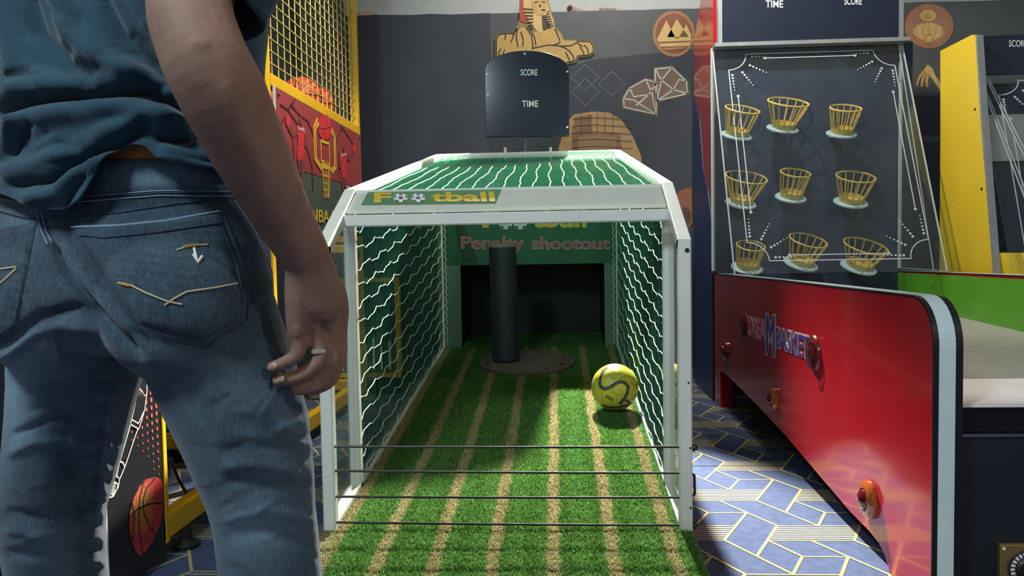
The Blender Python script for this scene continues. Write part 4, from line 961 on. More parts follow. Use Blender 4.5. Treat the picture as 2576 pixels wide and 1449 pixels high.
# etched ornament on the front pane
es = Vector((0, SY1-SY0, SZ1-SZ0)); nS = Vector((0, -(SZ1-SZ0), SY1-SY0)).normalized()
M_etch = mat('etched_white', (196, 202, 204), 0.6, var=0.05, alpha=0.7)
def etch(nm, mirror, ox=AX0, w_=AX1-AX0, sy0=SY0, sz0=SZ0, parent=None, mm=None, es_=None):
    es2 = es_ or es
    def P(u, v): return Vector((ox+u*w_, sy0, sz0))+es2*v+nS*0.002
    mb = MB(); T = 0.006; mm = mm or M_etch
    def line(pts, wd=T): mb.strip([P(u, v) for u, v in pts], wd, nS, 0.0006)
    def dot(u, v, r): mb.prism([P(u, v)+Vector((r*math.cos(t), 0, 0))+es2.normalized()*r*math.sin(t) for t in np.linspace(0, 2*math.pi, 13)[:-1]], nS*0.0006)
    u0, u1, v0, v1, cu, cv = 0.06, 0.94, 0.05, 0.965, 0.10, 0.075
    line([(u0+cu, v1), (u1-cu, v1)]); line([(u0+cu, v0), (u1-cu, v0)]); line([(u0, v0+cv), (u0, v1-cv)]); line([(u1, v0+cv), (u1, v1-cv)])
    line([(u0+0.2, v1-0.022), (u1-0.2, v1-0.022)]); line([(u0+0.2, v0+0.022), (u1-0.2, v0+0.022)])
    line([(u0+0.035, v0+0.2), (u0+0.035, v1-0.2)]); line([(u1-0.035, v0+0.2), (u1-0.035, v1-0.2)])
    for (cu_, cv_, sx, sy) in ((u0, v1, 1, -1), (u1, v1, -1, -1), (u0, v0, 1, 1), (u1, v0, -1, 1)):
        line([(cu_+sx*cu*math.sin(R_(a)), cv_+sy*cv*math.cos(R_(a))) for a in range(0, 91, 10)])
        for a in (2, 30, 60, 88):
            for k in range(6):
                rr = 1.2+0.19*k
                dot(cu_+sx*(cu*rr*math.sin(R_(a))+0.012), cv_+sy*(cv*rr*math.cos(R_(a))+0.010), 0.0078*(1-0.10*k))
        dot(cu_+sx*0.2, cv_+sy*0.022, 0.009); dot(cu_+sx*0.035, cv_+sy*0.2, 0.009)
    return obj(nm, mb, mm, parent or A)
etch('etched_ornament', False)
# gold baskets on pale discs
M_bas = mat('basket_gold', (204, 172, 84), 0.4, var=0.08)
M_plate = mat('basket_disc', (176, 196, 204), 0.35, var=0.05)
def basket(pxb, pyb, w_top, w_bot, hgt, tilt, nr=14):
    c = ay(pxb, pyb, 4.86); s = 4.86/2000
    rt_, rb_, h = w_top/2*s, w_bot/2*s, hgt*s
    axis = Vector((math.sin(R_(tilt))*0.8, -0.42, 1)).normalized()
    a = axis.cross(Vector((0, 1, 0))).normalized(); b = axis.cross(a)
    E_ = obj('basket', MB().lathe([(rb_*1.45, 0), (rb_*1.5, 0.003), (rb_*1.5, 0.010), (rb_*1.4, 0.014)], c, axis, 28), M_plate, A, smooth=True)
    obj('disc_bracket', MB().bar(c, (c.x, 5.0, c.z+0.01), 0.05, 0.012), M_plate, E_)
    def rg(r, z): return [c+axis*z+(a*math.cos(t)+b*math.sin(t))*r for t in np.linspace(0, 2*math.pi, 25)]
    obj('basket_rim', MB().tube(rg(rt_, h), 0.0055, 6), M_bas, E_, smooth=True)
    obj('basket_base', MB().lathe([(rb_, 0.014), (rb_*1.02, 0.02), (rb_*1.06, 0.045), (rb_*0.98, 0.046), (rb_*0.95, 0.02)], c, axis, 24), M_bas, E_, smooth=True)
    mb = MB()
    for k in range(nr):
        t = 2*math.pi*k/nr; u = a*math.cos(t)+b*math.sin(t)
        mb.tube([c+axis*0.03+u*rb_*1.02, c+axis*h+u*rt_], 0.0042, 5, False)
    obj('basket_ribs', mb, M_bas, E_)
for q in ((1851, 344, 82, 52, 68, 12), (1968, 327, 96, 52, 68, 8), (2116, 340, 72, 48, 66, 2), (1862, 514, 100, 52, 70, 10), (1988, 500, 70, 50, 66, 6), (2139, 512, 90, 54, 68, 4), (1878, 676, 68, 52, 62, 6), (2013, 666, 90, 56, 66, 14), (2158, 675, 104, 58, 60, 14)):
    basket(*q)

# ================================================================== YELLOW ALLEY GAME (far right)
Z = thing('alley_basket_game', 'yellow sided basket game at the far right behind the red one', 'arcade game', (2.8, 4.4, 0))
M_ysd = mat('side_yellow', (224, 192, 48), 0.35, var=0.05, scale=4)
ZX = 2.25
ys = [(4.80, 0.0), (4.81, 1.64), (4.82, 2.10), (4.47, 2.10), (4.43, 2.08), (4.37, 1.64), (4.23, 0.82), (4.23, 0.0)]
ZS = obj('side_panel', MB().prism([(ZX, y, z) for y, z in ys], (0.03, 0, 0)), M_ysd, Z)
obj('side_edge', MB().prism([(ZX-0.001, y, z) for y, z in ((4.43, 2.085), (4.37, 1.64), (4.228, 0.82), (4.215, 0.82), (4.352, 1.64), (4.415, 2.085))], (0.033, 0, 0)), M_silver, ZS)
for (x, y) in ((2453, 275), (2470, 475)): obj('side_screw', MB().lathe([(0.008, 0), (0.006, 0.004)], ax(x, y, ZX), (-1, 0, 0), 8), M_blk, ZS)
ZH = obj('header_board', MB().box(ZX+0.03, 3.4, 4.46, 4.49, 1.885, 2.09), mat('header_gloss_navy', (32, 38, 54)), Z)
textpx('score_letters', 'SCORE', 2538, 118, 2584, 101, lambda x, y: ay(x, y, 4.459), (0, -1, 0), M_lw, ZH, 0.001, 0.009)
obj('target_board', MB().box(ZX+0.03, 3.4, 4.70, 4.72, 0.0, 1.88), M_bb, Z)
obj('white_reflection_panel', MB().box(ZX+0.04, 3.4, 4.66, 4.69, 1.44, 1.70), mat('reflection_offwhite', (222, 212, 206), 0.35, var=0.1, scale=4), Z)  # solid pale panel standing in for a white reflection
zs = Vector((0, 4.45-4.12, 1.88-0.83))
obj('shield_front_pane', MB().prism([(ZX+0.03, 4.12, 0.83), (3.4, 4.12, 0.83), (3.4, 4.45, 1.88), (ZX+0.03, 4.45, 1.88)], (0, 0.004, 0.002)), M_acr2, Z)
etch('etched_ornament', False, ZX+0.05, 1.1, 4.12, 0.83, Z, None, zs)
eg = MB().bar((ZX+0.03, 4.45, 1.88), (3.4, 4.45, 1.88), 0.010, 0.010)
for (dx, dy) in ((0.04, 0.0), (0.075, 0.02), (0.16, -0.02), (0.2, 0.0)):
    eg.bar((ZX+0.02+dx*0.3, 4.45, 1.86), (ZX+0.17+dx, 4.10+dy, 0.86), 0.006, 0.006)
obj('shield_edges', eg, M_edge, Z)
obj('front_sill', MB().box(ZX+0.12, 3.4, 4.05, 4.09, 0.80, 0.90), M_ysd, Z)
obj('side_wing', MB().prism([(ZX+0.13, 4.10, 0.80), (ZX+0.13, 4.10, 0.93), (ZX+0.03, 4.25, 0.93), (ZX+0.03, 4.25, 0.80)], (0.02, 0, 0)), M_ysd, Z)
obj('cabinet_front', MB().box(ZX+0.03, 3.4, 4.10, 4.66, 0.0, 0.80), M_blackp, Z)

# low glass-fronted cabinet behind the goal on the left
V = thing('display_cabinet', 'low glass cabinet in a yellow frame behind the goal net', 'cabinet', (-1.31, 5.5, 0))
vx0, vx1, vz0, vz1 = -1.56, -1.075, 0.12, 0.81
obj('cabinet_body', MB().box(vx0, vx1, 5.43, 5.72, 0.0, vz1), M_blackp, V)
for (a, b) in ((vx0, vx0+0.035), (vx1-0.035, vx1)): obj('cabinet_frame', MB().box(a, b, 5.40, 5.43, vz0, vz1), M_ylw, V)
for (a, b) in ((vz0, vz0+0.03), (vz1-0.03, vz1)): obj('cabinet_frame', MB().box(vx0, vx1, 5.399, 5.43, a, b), M_ylw, V)
obj('cabinet_pane', MB().box(vx0+0.035, vx1-0.035, 5.412, 5.416, vz0+0.03, vz1-0.03), M_acr, V)
for k in range(7):  # glowing rods stand in for bright light streaks behind the pane
    xx = vx0+0.07+k*0.055; hh = 0.16+0.10*((k*37) % 5)/5
    obj('cabinet_light_streak', MB().tube([(xx, 5.421, vz0+0.05), (xx, 5.421, vz0+0.05+hh)], 0.0045, 6), emis('streak_glow', (236, 230, 210), 1.0), V)
# ================================================================== PERSON
from mathutils.bvhtree import BVHTree
PYAW = R_(-10); PO = Vector((-0.548, 1.02, 0))
def W(x, y, z):
    c, s = math.cos(PYAW), math.sin(PYAW)
    return Vector((PO.x+x*c-y*s, PO.y+x*s+y*c, z))
def limb(mb, pts, rs, n=20, flat=None, fdir=None):
    """tapering rounded limb; flat squeezes the section along fdir"""
    pts = [Vector(p) for p in pts]
    # resample with Catmull-Rom for smooth bends
    P = []; Q = []
    for i in range(len(pts)-1):
        p0 = pts[max(i-1, 0)]; p1 = pts[i]; p2 = pts[i+1]; p3 = pts[min(i+2, len(pts)-1)]
        for k in range(5):
            t = k/5
            P.append(0.5*((2*p1)+(p2-p0)*t+(2*p0-5*p1+4*p2-p3)*t*t+(3*p1-p0-3*p2+p3)*t**3)); Q.append(rs[i]*(1-t)+rs[i+1]*t)
    P.append(pts[-1]); Q.append(rs[-1])
    d0 = (P[1]-P[0]).normalized(); d1 = (P[-1]-P[-2]).normalized(); r0, r1 = Q[0], Q[-1]
    P = [P[0]-d0*r0*f for f in (0.98, 0.8, 0.5)]+P+[P[-1]+d1*r1*f for f in (0.5, 0.8, 0.98)]
    Q = [r0*f for f in (0.2, 0.6, 0.87)]+Q+[r1*f for f in (0.87, 0.6, 0.2)]
    k0 = len(mb.v); mb.tube(P, Q, n)
    if flat:
        fd = Vector(fdir).normalized()
        for j in range(k0, len(mb.v)):
            i = (j-k0)//n; v = Vector(mb.v[j]); o = v-P[i]; mb.v[j] = tuple(v-fd*o.dot(fd)*(1-flat))
    return mb
def ball_(mb, c, rx, ry, rz, n=20):
    c = Vector(c); vs = []; fs = []
    for i in range(1, n):
        for k in range(2*n):
            a = math.pi*i/n; b = math.pi*k/n
            vs.append(c+Vector((rx*math.sin(a)*math.cos(b), ry*math.sin(a)*math.sin(b), rz*math.cos(a))))
    m = 2*n
    for i in range(n-2):
        for k in range(m): fs.append((i*m+k, i*m+(k+1) % m, (i+1)*m+(k+1) % m, (i+1)*m+k))
    fs += [tuple(range(m)), tuple(range((n-2)*m, (n-1)*m))[::-1]]
    return mb.add(vs, fs)
def rings(mb, rows, n=48, expo=2.3):
    """closed stack of rounded sections: rows of (z, cx, cy, half width, front depth, back depth)"""
    vs = []; fs = []
    for (z, cx, cy, a, bf, bb) in rows:
        for k in range(n):
            t = 2*math.pi*k/n; c, s = math.cos(t), math.sin(t)
            x = a*math.copysign(abs(c)**(2/expo), c); y = (bf if s > 0 else bb)*math.copysign(abs(s)**(2/expo), s)
            vs.append(W(cx+x, cy+y, z))
    for i in range(len(rows)-1):
        for k in range(n): fs.append((i*n+k, i*n+(k+1) % n, (i+1)*n+(k+1) % n, (i+1)*n+k))
    fs += [tuple(range(n))[::-1], tuple(range((len(rows)-1)*n, len(rows)*n))]
    return mb.add(vs, fs)
def fuse(name, mb, voxel, iters=4):
    me = bpy.data.meshes.new(name+'_raw'); me.from_pydata(mb.v, [], mb.f)
    bm = bmesh.new(); bm.from_mesh(me); bmesh.ops.recalc_face_normals(bm, faces=bm.faces); bm.to_mesh(me); bm.free()
    o = link(bpy.data.objects.new(name+'_raw', me)); md = o.modifiers.new('r', 'REMESH'); md.mode = 'VOXEL'; md.voxel_size = voxel; md.adaptivity = 0
    dg = bpy.context.evaluated_depsgraph_get(); me2 = bpy.data.meshes.new_from_object(o.evaluated_get(dg))
    bpy.data.objects.remove(o); bpy.data.meshes.remove(me)
    smooth_mesh(me2, iters)
    return me2
def get_co(me):
    a = np.empty(len(me.vertices)*3, np.float32); me.vertices.foreach_get('co', a); return a.reshape(-1, 3).astype(np.float64)
def set_co(me, co):
    me.vertices.foreach_set('co', co.astype(np.float32).reshape(-1)); me.update()
def get_no(me):
    a = np.empty(len(me.vertices)*3, np.float32); me.vertices.foreach_get('normal', a); return a.reshape(-1, 3).astype(np.float64)
def edges_(me):
    e = np.empty(len(me.edges)*2, np.int32); me.edges.foreach_get('vertices', e); return e.reshape(-1, 2)
def smooth_mesh(me, iters, lam=0.5, mask=None):
    co = get_co(me); e = edges_(me); n = len(co)
    deg = np.bincount(e.ravel(), minlength=n).astype(float)[:, None]
    for it in range(iters):
        for f in ((lam, -lam*1.02) if iters > 1 else (lam,)):
            s = np.zeros_like(co)
            for k in range(3):
                s[:, k] = np.bincount(e[:, 0], co[e[:, 1], k], n)+np.bincount(e[:, 1], co[e[:, 0], k], n)
            d = s/np.maximum(deg, 1)-co
            co = co+f*d*(1 if mask is None else mask[:, None])
    set_co(me, co)
_CR, _CU, _CF, _C0 = (np.array(v) for v in (CR, CU, CF, CAM))
def proj(co):
    v = co-_C0; w_ = v@_CF
    return np.c_[CX+F*(v@_CR)/w_, CY-F*(v@_CU)/w_]
def dist_poly(pp, poly):
    """distance in measured pixels to a polyline and the fraction along it"""
    poly = np.array(poly, float); best = np.full(len(pp), 1e9); fr = np.zeros(len(pp)); L = np.r_[0, np.cumsum(np.linalg.norm(np.diff(poly, axis=0), axis=1))]
    for i in range(len(poly)-1):
        a, b = poly[i], poly[i+1]; d = b-a; l2 = (d@d)
        t = np.clip(((pp-a)@d)/l2, 0, 1); q = a+t[:, None]*d; ds = np.linalg.norm(pp-q, axis=1)
        m = ds < best; best[m] = ds[m]; fr[m] = ((L[i]+t*math.sqrt(l2))/L[-1])[m]
    return best, fr
def sculpt(me, folds, seed=0, noise=0.0, nscale=20.0):
    """press creases (negative) and raise folds (positive, metres) along lines on the side seen from behind"""
    co = get_co(me); no = get_no(me); pp = proj(co)
    face = np.clip(-((co-_C0)/np.linalg.norm(co-_C0, axis=1)[:, None]*no).sum(1)*2.0, 0, 1)
    h = np.zeros(len(co))
    for (poly, wd, amp) in folds:
        lo = np.min(poly, 0)-4*wd; hi = np.max(poly, 0)+4*wd
        m = np.all((pp > lo) & (pp < hi), axis=1)
        if not m.any(): continue
        d, f = dist_poly(pp[m], poly); h[m] += amp*np.exp(-(d/wd)**2)*np.clip(np.minimum(f, 1-f)*8+0.15, 0, 1)
    if noise > 0:
        r = np.random.default_rng(seed)
        for k in range(14):
            d = r.normal(size=3); d /= np.linalg.norm(d); sc = nscale*r.uniform(0.6, 2.6)
            h += 0  # broad drape
            co_h = np.sin(co@d*sc+r.uniform(0, 6.28)); h += noise*co_h*(nscale/sc)*0.35/(face*0+1)
    set_co(me, co+no*(h*np.where(h == 0, 0, 1)*np.maximum(face, 0.25))[:, None])
def finish(name, me, m, parent=None):
    me.materials.clear(); me.materials.append(m); me.shade_smooth()
    o = link(bpy.data.objects.new(name, me)); WORLD[o.name] = Matrix.Identity(4); setparent(o, parent); return o
def clothmat(name, dark, light, rough, bscale, bump, grain=0.2):
    m = bpy.data.materials.new(name); m.use_nodes = True; nt = m.node_tree; b = nt.nodes['Principled BSDF']
    b.inputs['Roughness'].default_value = rough; b.inputs['Specular IOR Level'].default_value = 0.15; b.inputs['Sheen Weight'].default_value = 0.15
    tc = nt.nodes.new('ShaderNodeTexCoord')
    n = nt.nodes.new('ShaderNodeTexNoise'); n.inputs['Scale'].default_value = 26; n.inputs['Detail'].default_value = 8; n.inputs['Roughness'].default_value = 0.65
    nt.links.new(tc.outputs['Object'], n.inputs['Vector'])
    at = nt.nodes.new('ShaderNodeVertexColor'); at.layer_name = 'fade'
    sep = nt.nodes.new('ShaderNodeSeparateColor'); nt.links.new(at.outputs[0], sep.inputs[0])
    ad = nt.nodes.new('ShaderNodeMath'); ad.operation = 'MULTIPLY_ADD'; ad.inputs[1].default_value = 0.28; nt.links.new(n.outputs['Fac'], ad.inputs[0]); nt.links.new(sep.outputs[0], ad.inputs[2])
    sb_ = nt.nodes.new('ShaderNodeMath'); sb_.operation = 'SUBTRACT'; sb_.inputs[1].default_value = 0.14; nt.links.new(ad.outputs[0], sb_.inputs[0]); sb_.use_clamp = True
    n3 = nt.nodes.new('ShaderNodeTexNoise'); n3.inputs['Scale'].default_value = 420; n3.inputs['Detail'].default_value = 3
    mq = nt.nodes.new('ShaderNodeMapping'); mq.inputs['Scale'].default_value = (1, 1, 0.12); nt.links.new(tc.outputs['Object'], mq.inputs[0]); nt.links.new(mq.outputs[0], n3.inputs['Vector'])
    a3 = nt.nodes.new('ShaderNodeMath'); a3.operation = 'MULTIPLY_ADD'; a3.inputs[1].default_value = grain; nt.links.new(n3.outputs['Fac'], a3.inputs[0]); nt.links.new(sb_.outputs[0], a3.inputs[2])
    s3 = nt.nodes.new('ShaderNodeMath'); s3.operation = 'SUBTRACT'; s3.inputs[1].default_value = grain*0.5; s3.use_clamp = True; nt.links.new(a3.outputs[0], s3.inputs[0])
    mx = nt.nodes.new('ShaderNodeMix'); mx.data_type = 'RGBA'; mx.inputs[6].default_value = (*srgb(*dark), 1); mx.inputs[7].default_value = (*srgb(*light), 1)
    nt.links.new(s3.outputs[0], mx.inputs[0]); nt.links.new(mx.outputs[2], b.inputs['Base Color'])
    n2 = nt.nodes.new('ShaderNodeTexNoise'); n2.inputs['Scale'].default_value = bscale; n2.inputs['Detail'].default_value = 2
    mp_ = nt.nodes.new('ShaderNodeMapping'); mp_.inputs['Scale'].default_value = (1, 1, 0.25); nt.links.new(tc.outputs['Object'], mp_.inputs[0]); nt.links.new(mp_.outputs[0], n2.inputs['Vector'])
    bp2 = nt.nodes.new('ShaderNodeBump'); bp2.inputs['Strength'].default_value = bump; bp2.inputs['Distance'].default_value = 0.001
    nt.links.new(n2.outputs['Fac'], bp2.inputs['Height']); nt.links.new(bp2.outputs[0], b.inputs['Normal'])
    _M[name] = m; return m
def fade_attr(me, val):
    ca = me.color_attributes.new('fade', 'FLOAT_COLOR', 'POINT'); n = len(me.vertices)
    c = np.ones((n, 4), np.float32); c[:, :3] = np.clip(val, 0, 1)[:, None]; ca.data.foreach_set('color', c.reshape(-1))

# ---------------- skin: one continuous figure
sk = MB()
rings(sk, [(0.905, 0, 0, 0.12, 0.07, 0.07), (0.95, 0, 0, 0.145, 0.085, 0.09), (1.08, 0, 0, 0.132, 0.09, 0.085), (1.2, 0, 0.01, 0.135, 0.095, 0.085), (1.34, 0, 0.01, 0.155, 0.105, 0.09), (1.43, 0, 0.0, 0.15, 0.085, 0.075), (1.485, 0, -0.005, 0.09, 0.055, 0.055)], 32, 2.2)
limb(sk, [W(0, -0.01, 1.46), W(0, 0.0, 1.54), W(0, 0.02, 1.62)], [0.062, 0.056, 0.058])
# head, jaw, nose, ears, lips, brow
ball_(sk, W(0, 0.015, 1.715), 0.078, 0.096, 0.108); ball_(sk, W(0, 0.05, 1.655), 0.058, 0.06, 0.062)
limb(sk, [W(0, 0.105, 1.715), W(0, 0.119, 1.682), W(0, 0.108, 1.670)], [0.010, 0.013, 0.012], 12)
limb(sk, [W(-0.022, 0.104, 1.635), W(0, 0.112, 1.636), W(0.022, 0.104, 1.635)], [0.008, 0.010, 0.008], 10)
limb(sk, [W(-0.05, 0.085, 1.742), W(0, 0.106, 1.738), W(0.05, 0.085, 1.742)], [0.010, 0.012, 0.010], 10)
for s in (-1, 1): ball_(sk, W(s*0.08, 0.005, 1.70), 0.012, 0.022, 0.034, 10)
# legs inside the trousers
RL = [(-0.452, 1.00, 0.90), (-0.416, 1.005, 0.80), (-0.390, 1.02, 0.65), (-0.380, 1.03, 0.50), (-0.350, 1.02, 0.30), (-0.345, 0.99, 0.10)]
LL = [(-0.640, 1.04, 0.90), (-0.676, 1.07, 0.79), (-0.750, 1.12, 0.62), (-0.775, 1.17, 0.48), (-0.765, 1.16, 0.28), (-0.775, 1.13, 0.10)]
for P_ in (RL, LL): limb(sk, P_, [0.07, 0.062, 0.05, 0.046, 0.045, 0.036])
# right arm: elbow drawn back, forearm hanging forward
ELB = ay(508, 128, 0.815)
wr = ay(772, 650, 0.945)
arm = [W(0.172, 0.01, 1.425), (-0.372, 0.90, 1.365), ay(480, -10, 0.842), ELB, ay(562, 240, 0.826), ay(628, 380, 0.862), ay(705, 530, 0.910), wr]
limb(sk, arm, [0.046, 0.046, 0.0435, 0.0440, 0.0455, 0.0420, 0.0345, 0.0290], 24)
limb(sk, [wr, ay(790, 700, 0.955), ay(803, 760, 0.966)], [0.0275, 0.029, 0.029], 16)
def fng(pts, rs): limb(sk, [ay(*p) for p in pts], rs, 14)
MC = {'index': [(785, 660, 0.955), (838, 735, 0.985), (853, 797, 1.002)], 'middle': [(780, 660, 0.95), (815, 740, 0.968), (828, 812, 0.984)],
      'ring': [(770, 660, 0.945), (782, 745, 0.955), (790, 825, 0.966)], 'pinky': [(755, 665, 0.942), (750, 750, 0.946), (748, 838, 0.952)]}
for k, v in MC.items(): fng(v, [0.018, 0.0165, 0.0128])
fng([(790, 700, 0.955), (800, 760, 0.965), (800, 810, 0.975)], [0.022, 0.022, 0.016])
fng([(853, 797, 1.002), (853, 845, 1.005), (853, 895, 1.002), (832, 954, 0.990), (796, 978, 0.985)], [0.0122, 0.0105, 0.0104, 0.0092, 0.0078])
fng([(828, 812, 0.984), (834, 860, 0.985), (835, 914, 0.982), (800, 966, 0.974), (746, 980, 0.968)], [0.0124, 0.0108, 0.0106, 0.0094, 0.0080])
fng([(790, 825, 0.966), (800, 868, 0.966), (800, 908, 0.964), (756, 944, 0.960), (700, 957, 0.956)], [0.0122, 0.0104, 0.0102, 0.0092, 0.0078])
fng([(748, 838, 0.952), (752, 868, 0.951), (745, 895, 0.950), (714, 913, 0.948), (684, 924, 0.946)], [0.0112, 0.0096, 0.0092, 0.0082, 0.0070])
fng([(790, 690, 0.97), (835, 770, 1.01), (838, 840, 1.03), (815, 890, 1.035)], [0.018, 0.0155, 0.0125, 0.0095])
# left arm hanging on the far side
limb(sk, [W(-0.172, 0.0, 1.425), W(-0.222, 0.03, 1.30), W(-0.240, 0.07, 1.16), W(-0.262, 0.15, 1.04), W(-0.278, 0.22, 0.93)], [0.046, 0.045, 0.042, 0.038, 0.028], 20)
for i, (dy, ln) in enumerate(((0.035, 0.085), (0.014, 0.095), (-0.008, 0.09), (-0.03, 0.07))):
    limb(sk, [W(-0.278, 0.225, 0.92), W(-0.28, 0.245+dy, 0.835)], [0.018, 0.013], 12)
    limb(sk, [W(-0.28, 0.245+dy, 0.835), W(-0.276, 0.255+dy*1.1, 0.835-ln*0.45), W(-0.266, 0.265+dy*1.1, 0.835-ln*0.8), W(-0.252, 0.268+dy*1.1, 0.835-ln)], [0.011, 0.0098, 0.009, 0.0075], 12)
limb(sk, [W(-0.275, 0.24, 0.90), W(-0.265, 0.29, 0.86), W(-0.255, 0.31, 0.81)], [0.016, 0.012, 0.009], 12)
body = fuse('person', sk, 0.0032, 3)
co = get_co(body); pp = proj(co)
sculpt(body, [([(700, 880), (720, 892)], 5, -0.0006), ([(770, 560), (800, 640), (830, 720)], 12, 0.0012), ([(748, 820), (752, 850)], 10, 0.0016), ([(790, 815), (798, 845)], 10, 0.0016), ([(826, 800), (832, 835)], 10, 0.0016), ([(770, 815), (776, 862)], 6, -0.0018), ([(810, 805), (817, 855)], 6, -0.0018), ([(716, 815), (732, 822)], 3, -0.0008), ([(712, 828), (730, 832)], 3, -0.0008),
              ([(480, 100), (530, 110)], 14, 0.0015), ([(500, 200), (560, 330), (640, 470)], 26, -0.0012), ([(560, 190), (610, 330), (680, 460)], 24, 0.0016)], 1)
M_skin = mat('skin_brown', (132, 101, 87), 0.62, var=0.16, scale=22, bump=0.22, bscale=520, spec=0.25)
PERS = finish('person', body, M_skin)
tag(PERS, 'man in dark teal t-shirt and faded blue jeans seen from behind', 'person')
M_nail = mat('nail', (176, 140, 122), 0.35, var=0.03)
for (a, b) in (((690, 921, 0.938), (680, 926, 0.942)), ((708, 954, 0.946), (698, 959, 0.949))):
    limb_ = MB(); limb(limb_, [ay(*a), ay(*b)], [0.0046, 0.0036], 10, 0.5, (0, 1, 0)); obj('finger_nail', limb_, M_nail, PERS, smooth=True)
# ring on the ring finger
rc = ay(798, 884, 0.9655); rd = (ay(800, 908, 0.964)-ay(800, 868, 0.966)).normalized()
obj('finger_ring', MB().lathe([(0.0104, -0.0030), (0.0122, -0.0027), (0.0125, 0), (0.0122, 0.0027), (0.0104, 0.0030)], rc, rd, 28), mat('ring_silver', (215, 215, 210), 0.18, 1.0), PERS, smooth=True)
# hair, eyes
hm = MB(); hs = fuse('hair', ball_(ball_(MB(), W(0, 0.004, 1.732), 0.083, 0.098, 0.100), W(0, -0.02, 1.68), 0.074, 0.072, 0.085), 0.006, 2)
bmh = bmesh.new(); bmh.from_mesh(hs)
cutp = W(0, 0.062, 1.77); cn = (W(0, 1, -0.9)-W(0, 0, 0)).normalized()
bmesh.ops.bisect_plane(bmh, geom=bmh.verts[:]+bmh.edges[:]+bmh.faces[:], plane_co=cutp, plane_no=cn, clear_outer=True); bmh.to_mesh(hs); bmh.free()
finish('hair', hs, mat('hair_black', (24, 20, 18), 0.7, var=0.2, scale=90, bump=0.8, bscale=300), PERS)
for s in (-1, 1):
    e_ = obj('eye', MB().lathe([(0.001, -0.012), (0.009, -0.008), (0.0125, 0), (0.009, 0.008), (0.001, 0.0125)], W(s*0.032, 0.088, 1.712), W(0, 1, 0)-W(0, 0, 0), 16), M_wht, PERS, smooth=True)
    obj('iris', MB().lathe([(0.006, 0), (0.005, 0.002)], W(s*0.032, 0.099, 1.712), W(0, 1, 0)-W(0, 0, 0), 14), M_blk, e_)

# ---------------- jeans
jm = MB()
rings(jm, [(0.872, 0, 0.0, 0.10, 0.07, 0.06), (0.885, 0, 0.0, 0.16, 0.095, 0.10), (0.91, 0, 0, 0.178, 0.108, 0.118), (0.96, -0.004, 0, 0.183, 0.112, 0.122), (1.01, -0.010, 0, 0.184, 0.112, 0.116), (1.05, -0.012, 0, 0.177, 0.110, 0.108), (1.09, -0.010, 0, 0.168, 0.108, 0.102), (1.113, -0.010, 0, 0.166, 0.107, 0.100)], 56, 2.25)
for s in (-1, 1):
    ball_(jm, W(s*0.088, -0.045, 0.935), 0.092, 0.094, 0.098, 20)
limb(jm, [(-0.455, 1.0, 0.91), (-0.424, 1.005, 0.82), (-0.402, 1.013, 0.73), (-0.392, 1.02, 0.65), (-0.386, 1.03, 0.52), (-0.366, 1.02, 0.30), (-0.350, 0.99, 0.10), (-0.350, 0.985, 0.05)], [0.094, 0.088, 0.078, 0.067, 0.066, 0.066, 0.064, 0.066], 32)
limb(jm, [(-0.640, 1.035, 0.91), (-0.670, 1.06, 0.82), (-0.712, 1.09, 0.71), (-0.752, 1.12, 0.62), (-0.776, 1.165, 0.50), (-0.765, 1.16, 0.28), (-0.775, 1.13, 0.10), (-0.776, 1.125, 0.05)], [0.094, 0.082, 0.075, 0.073, 0.070, 0.066, 0.064, 0.066], 32)
jeans = fuse('jeans', jm, 0.0036, 8)
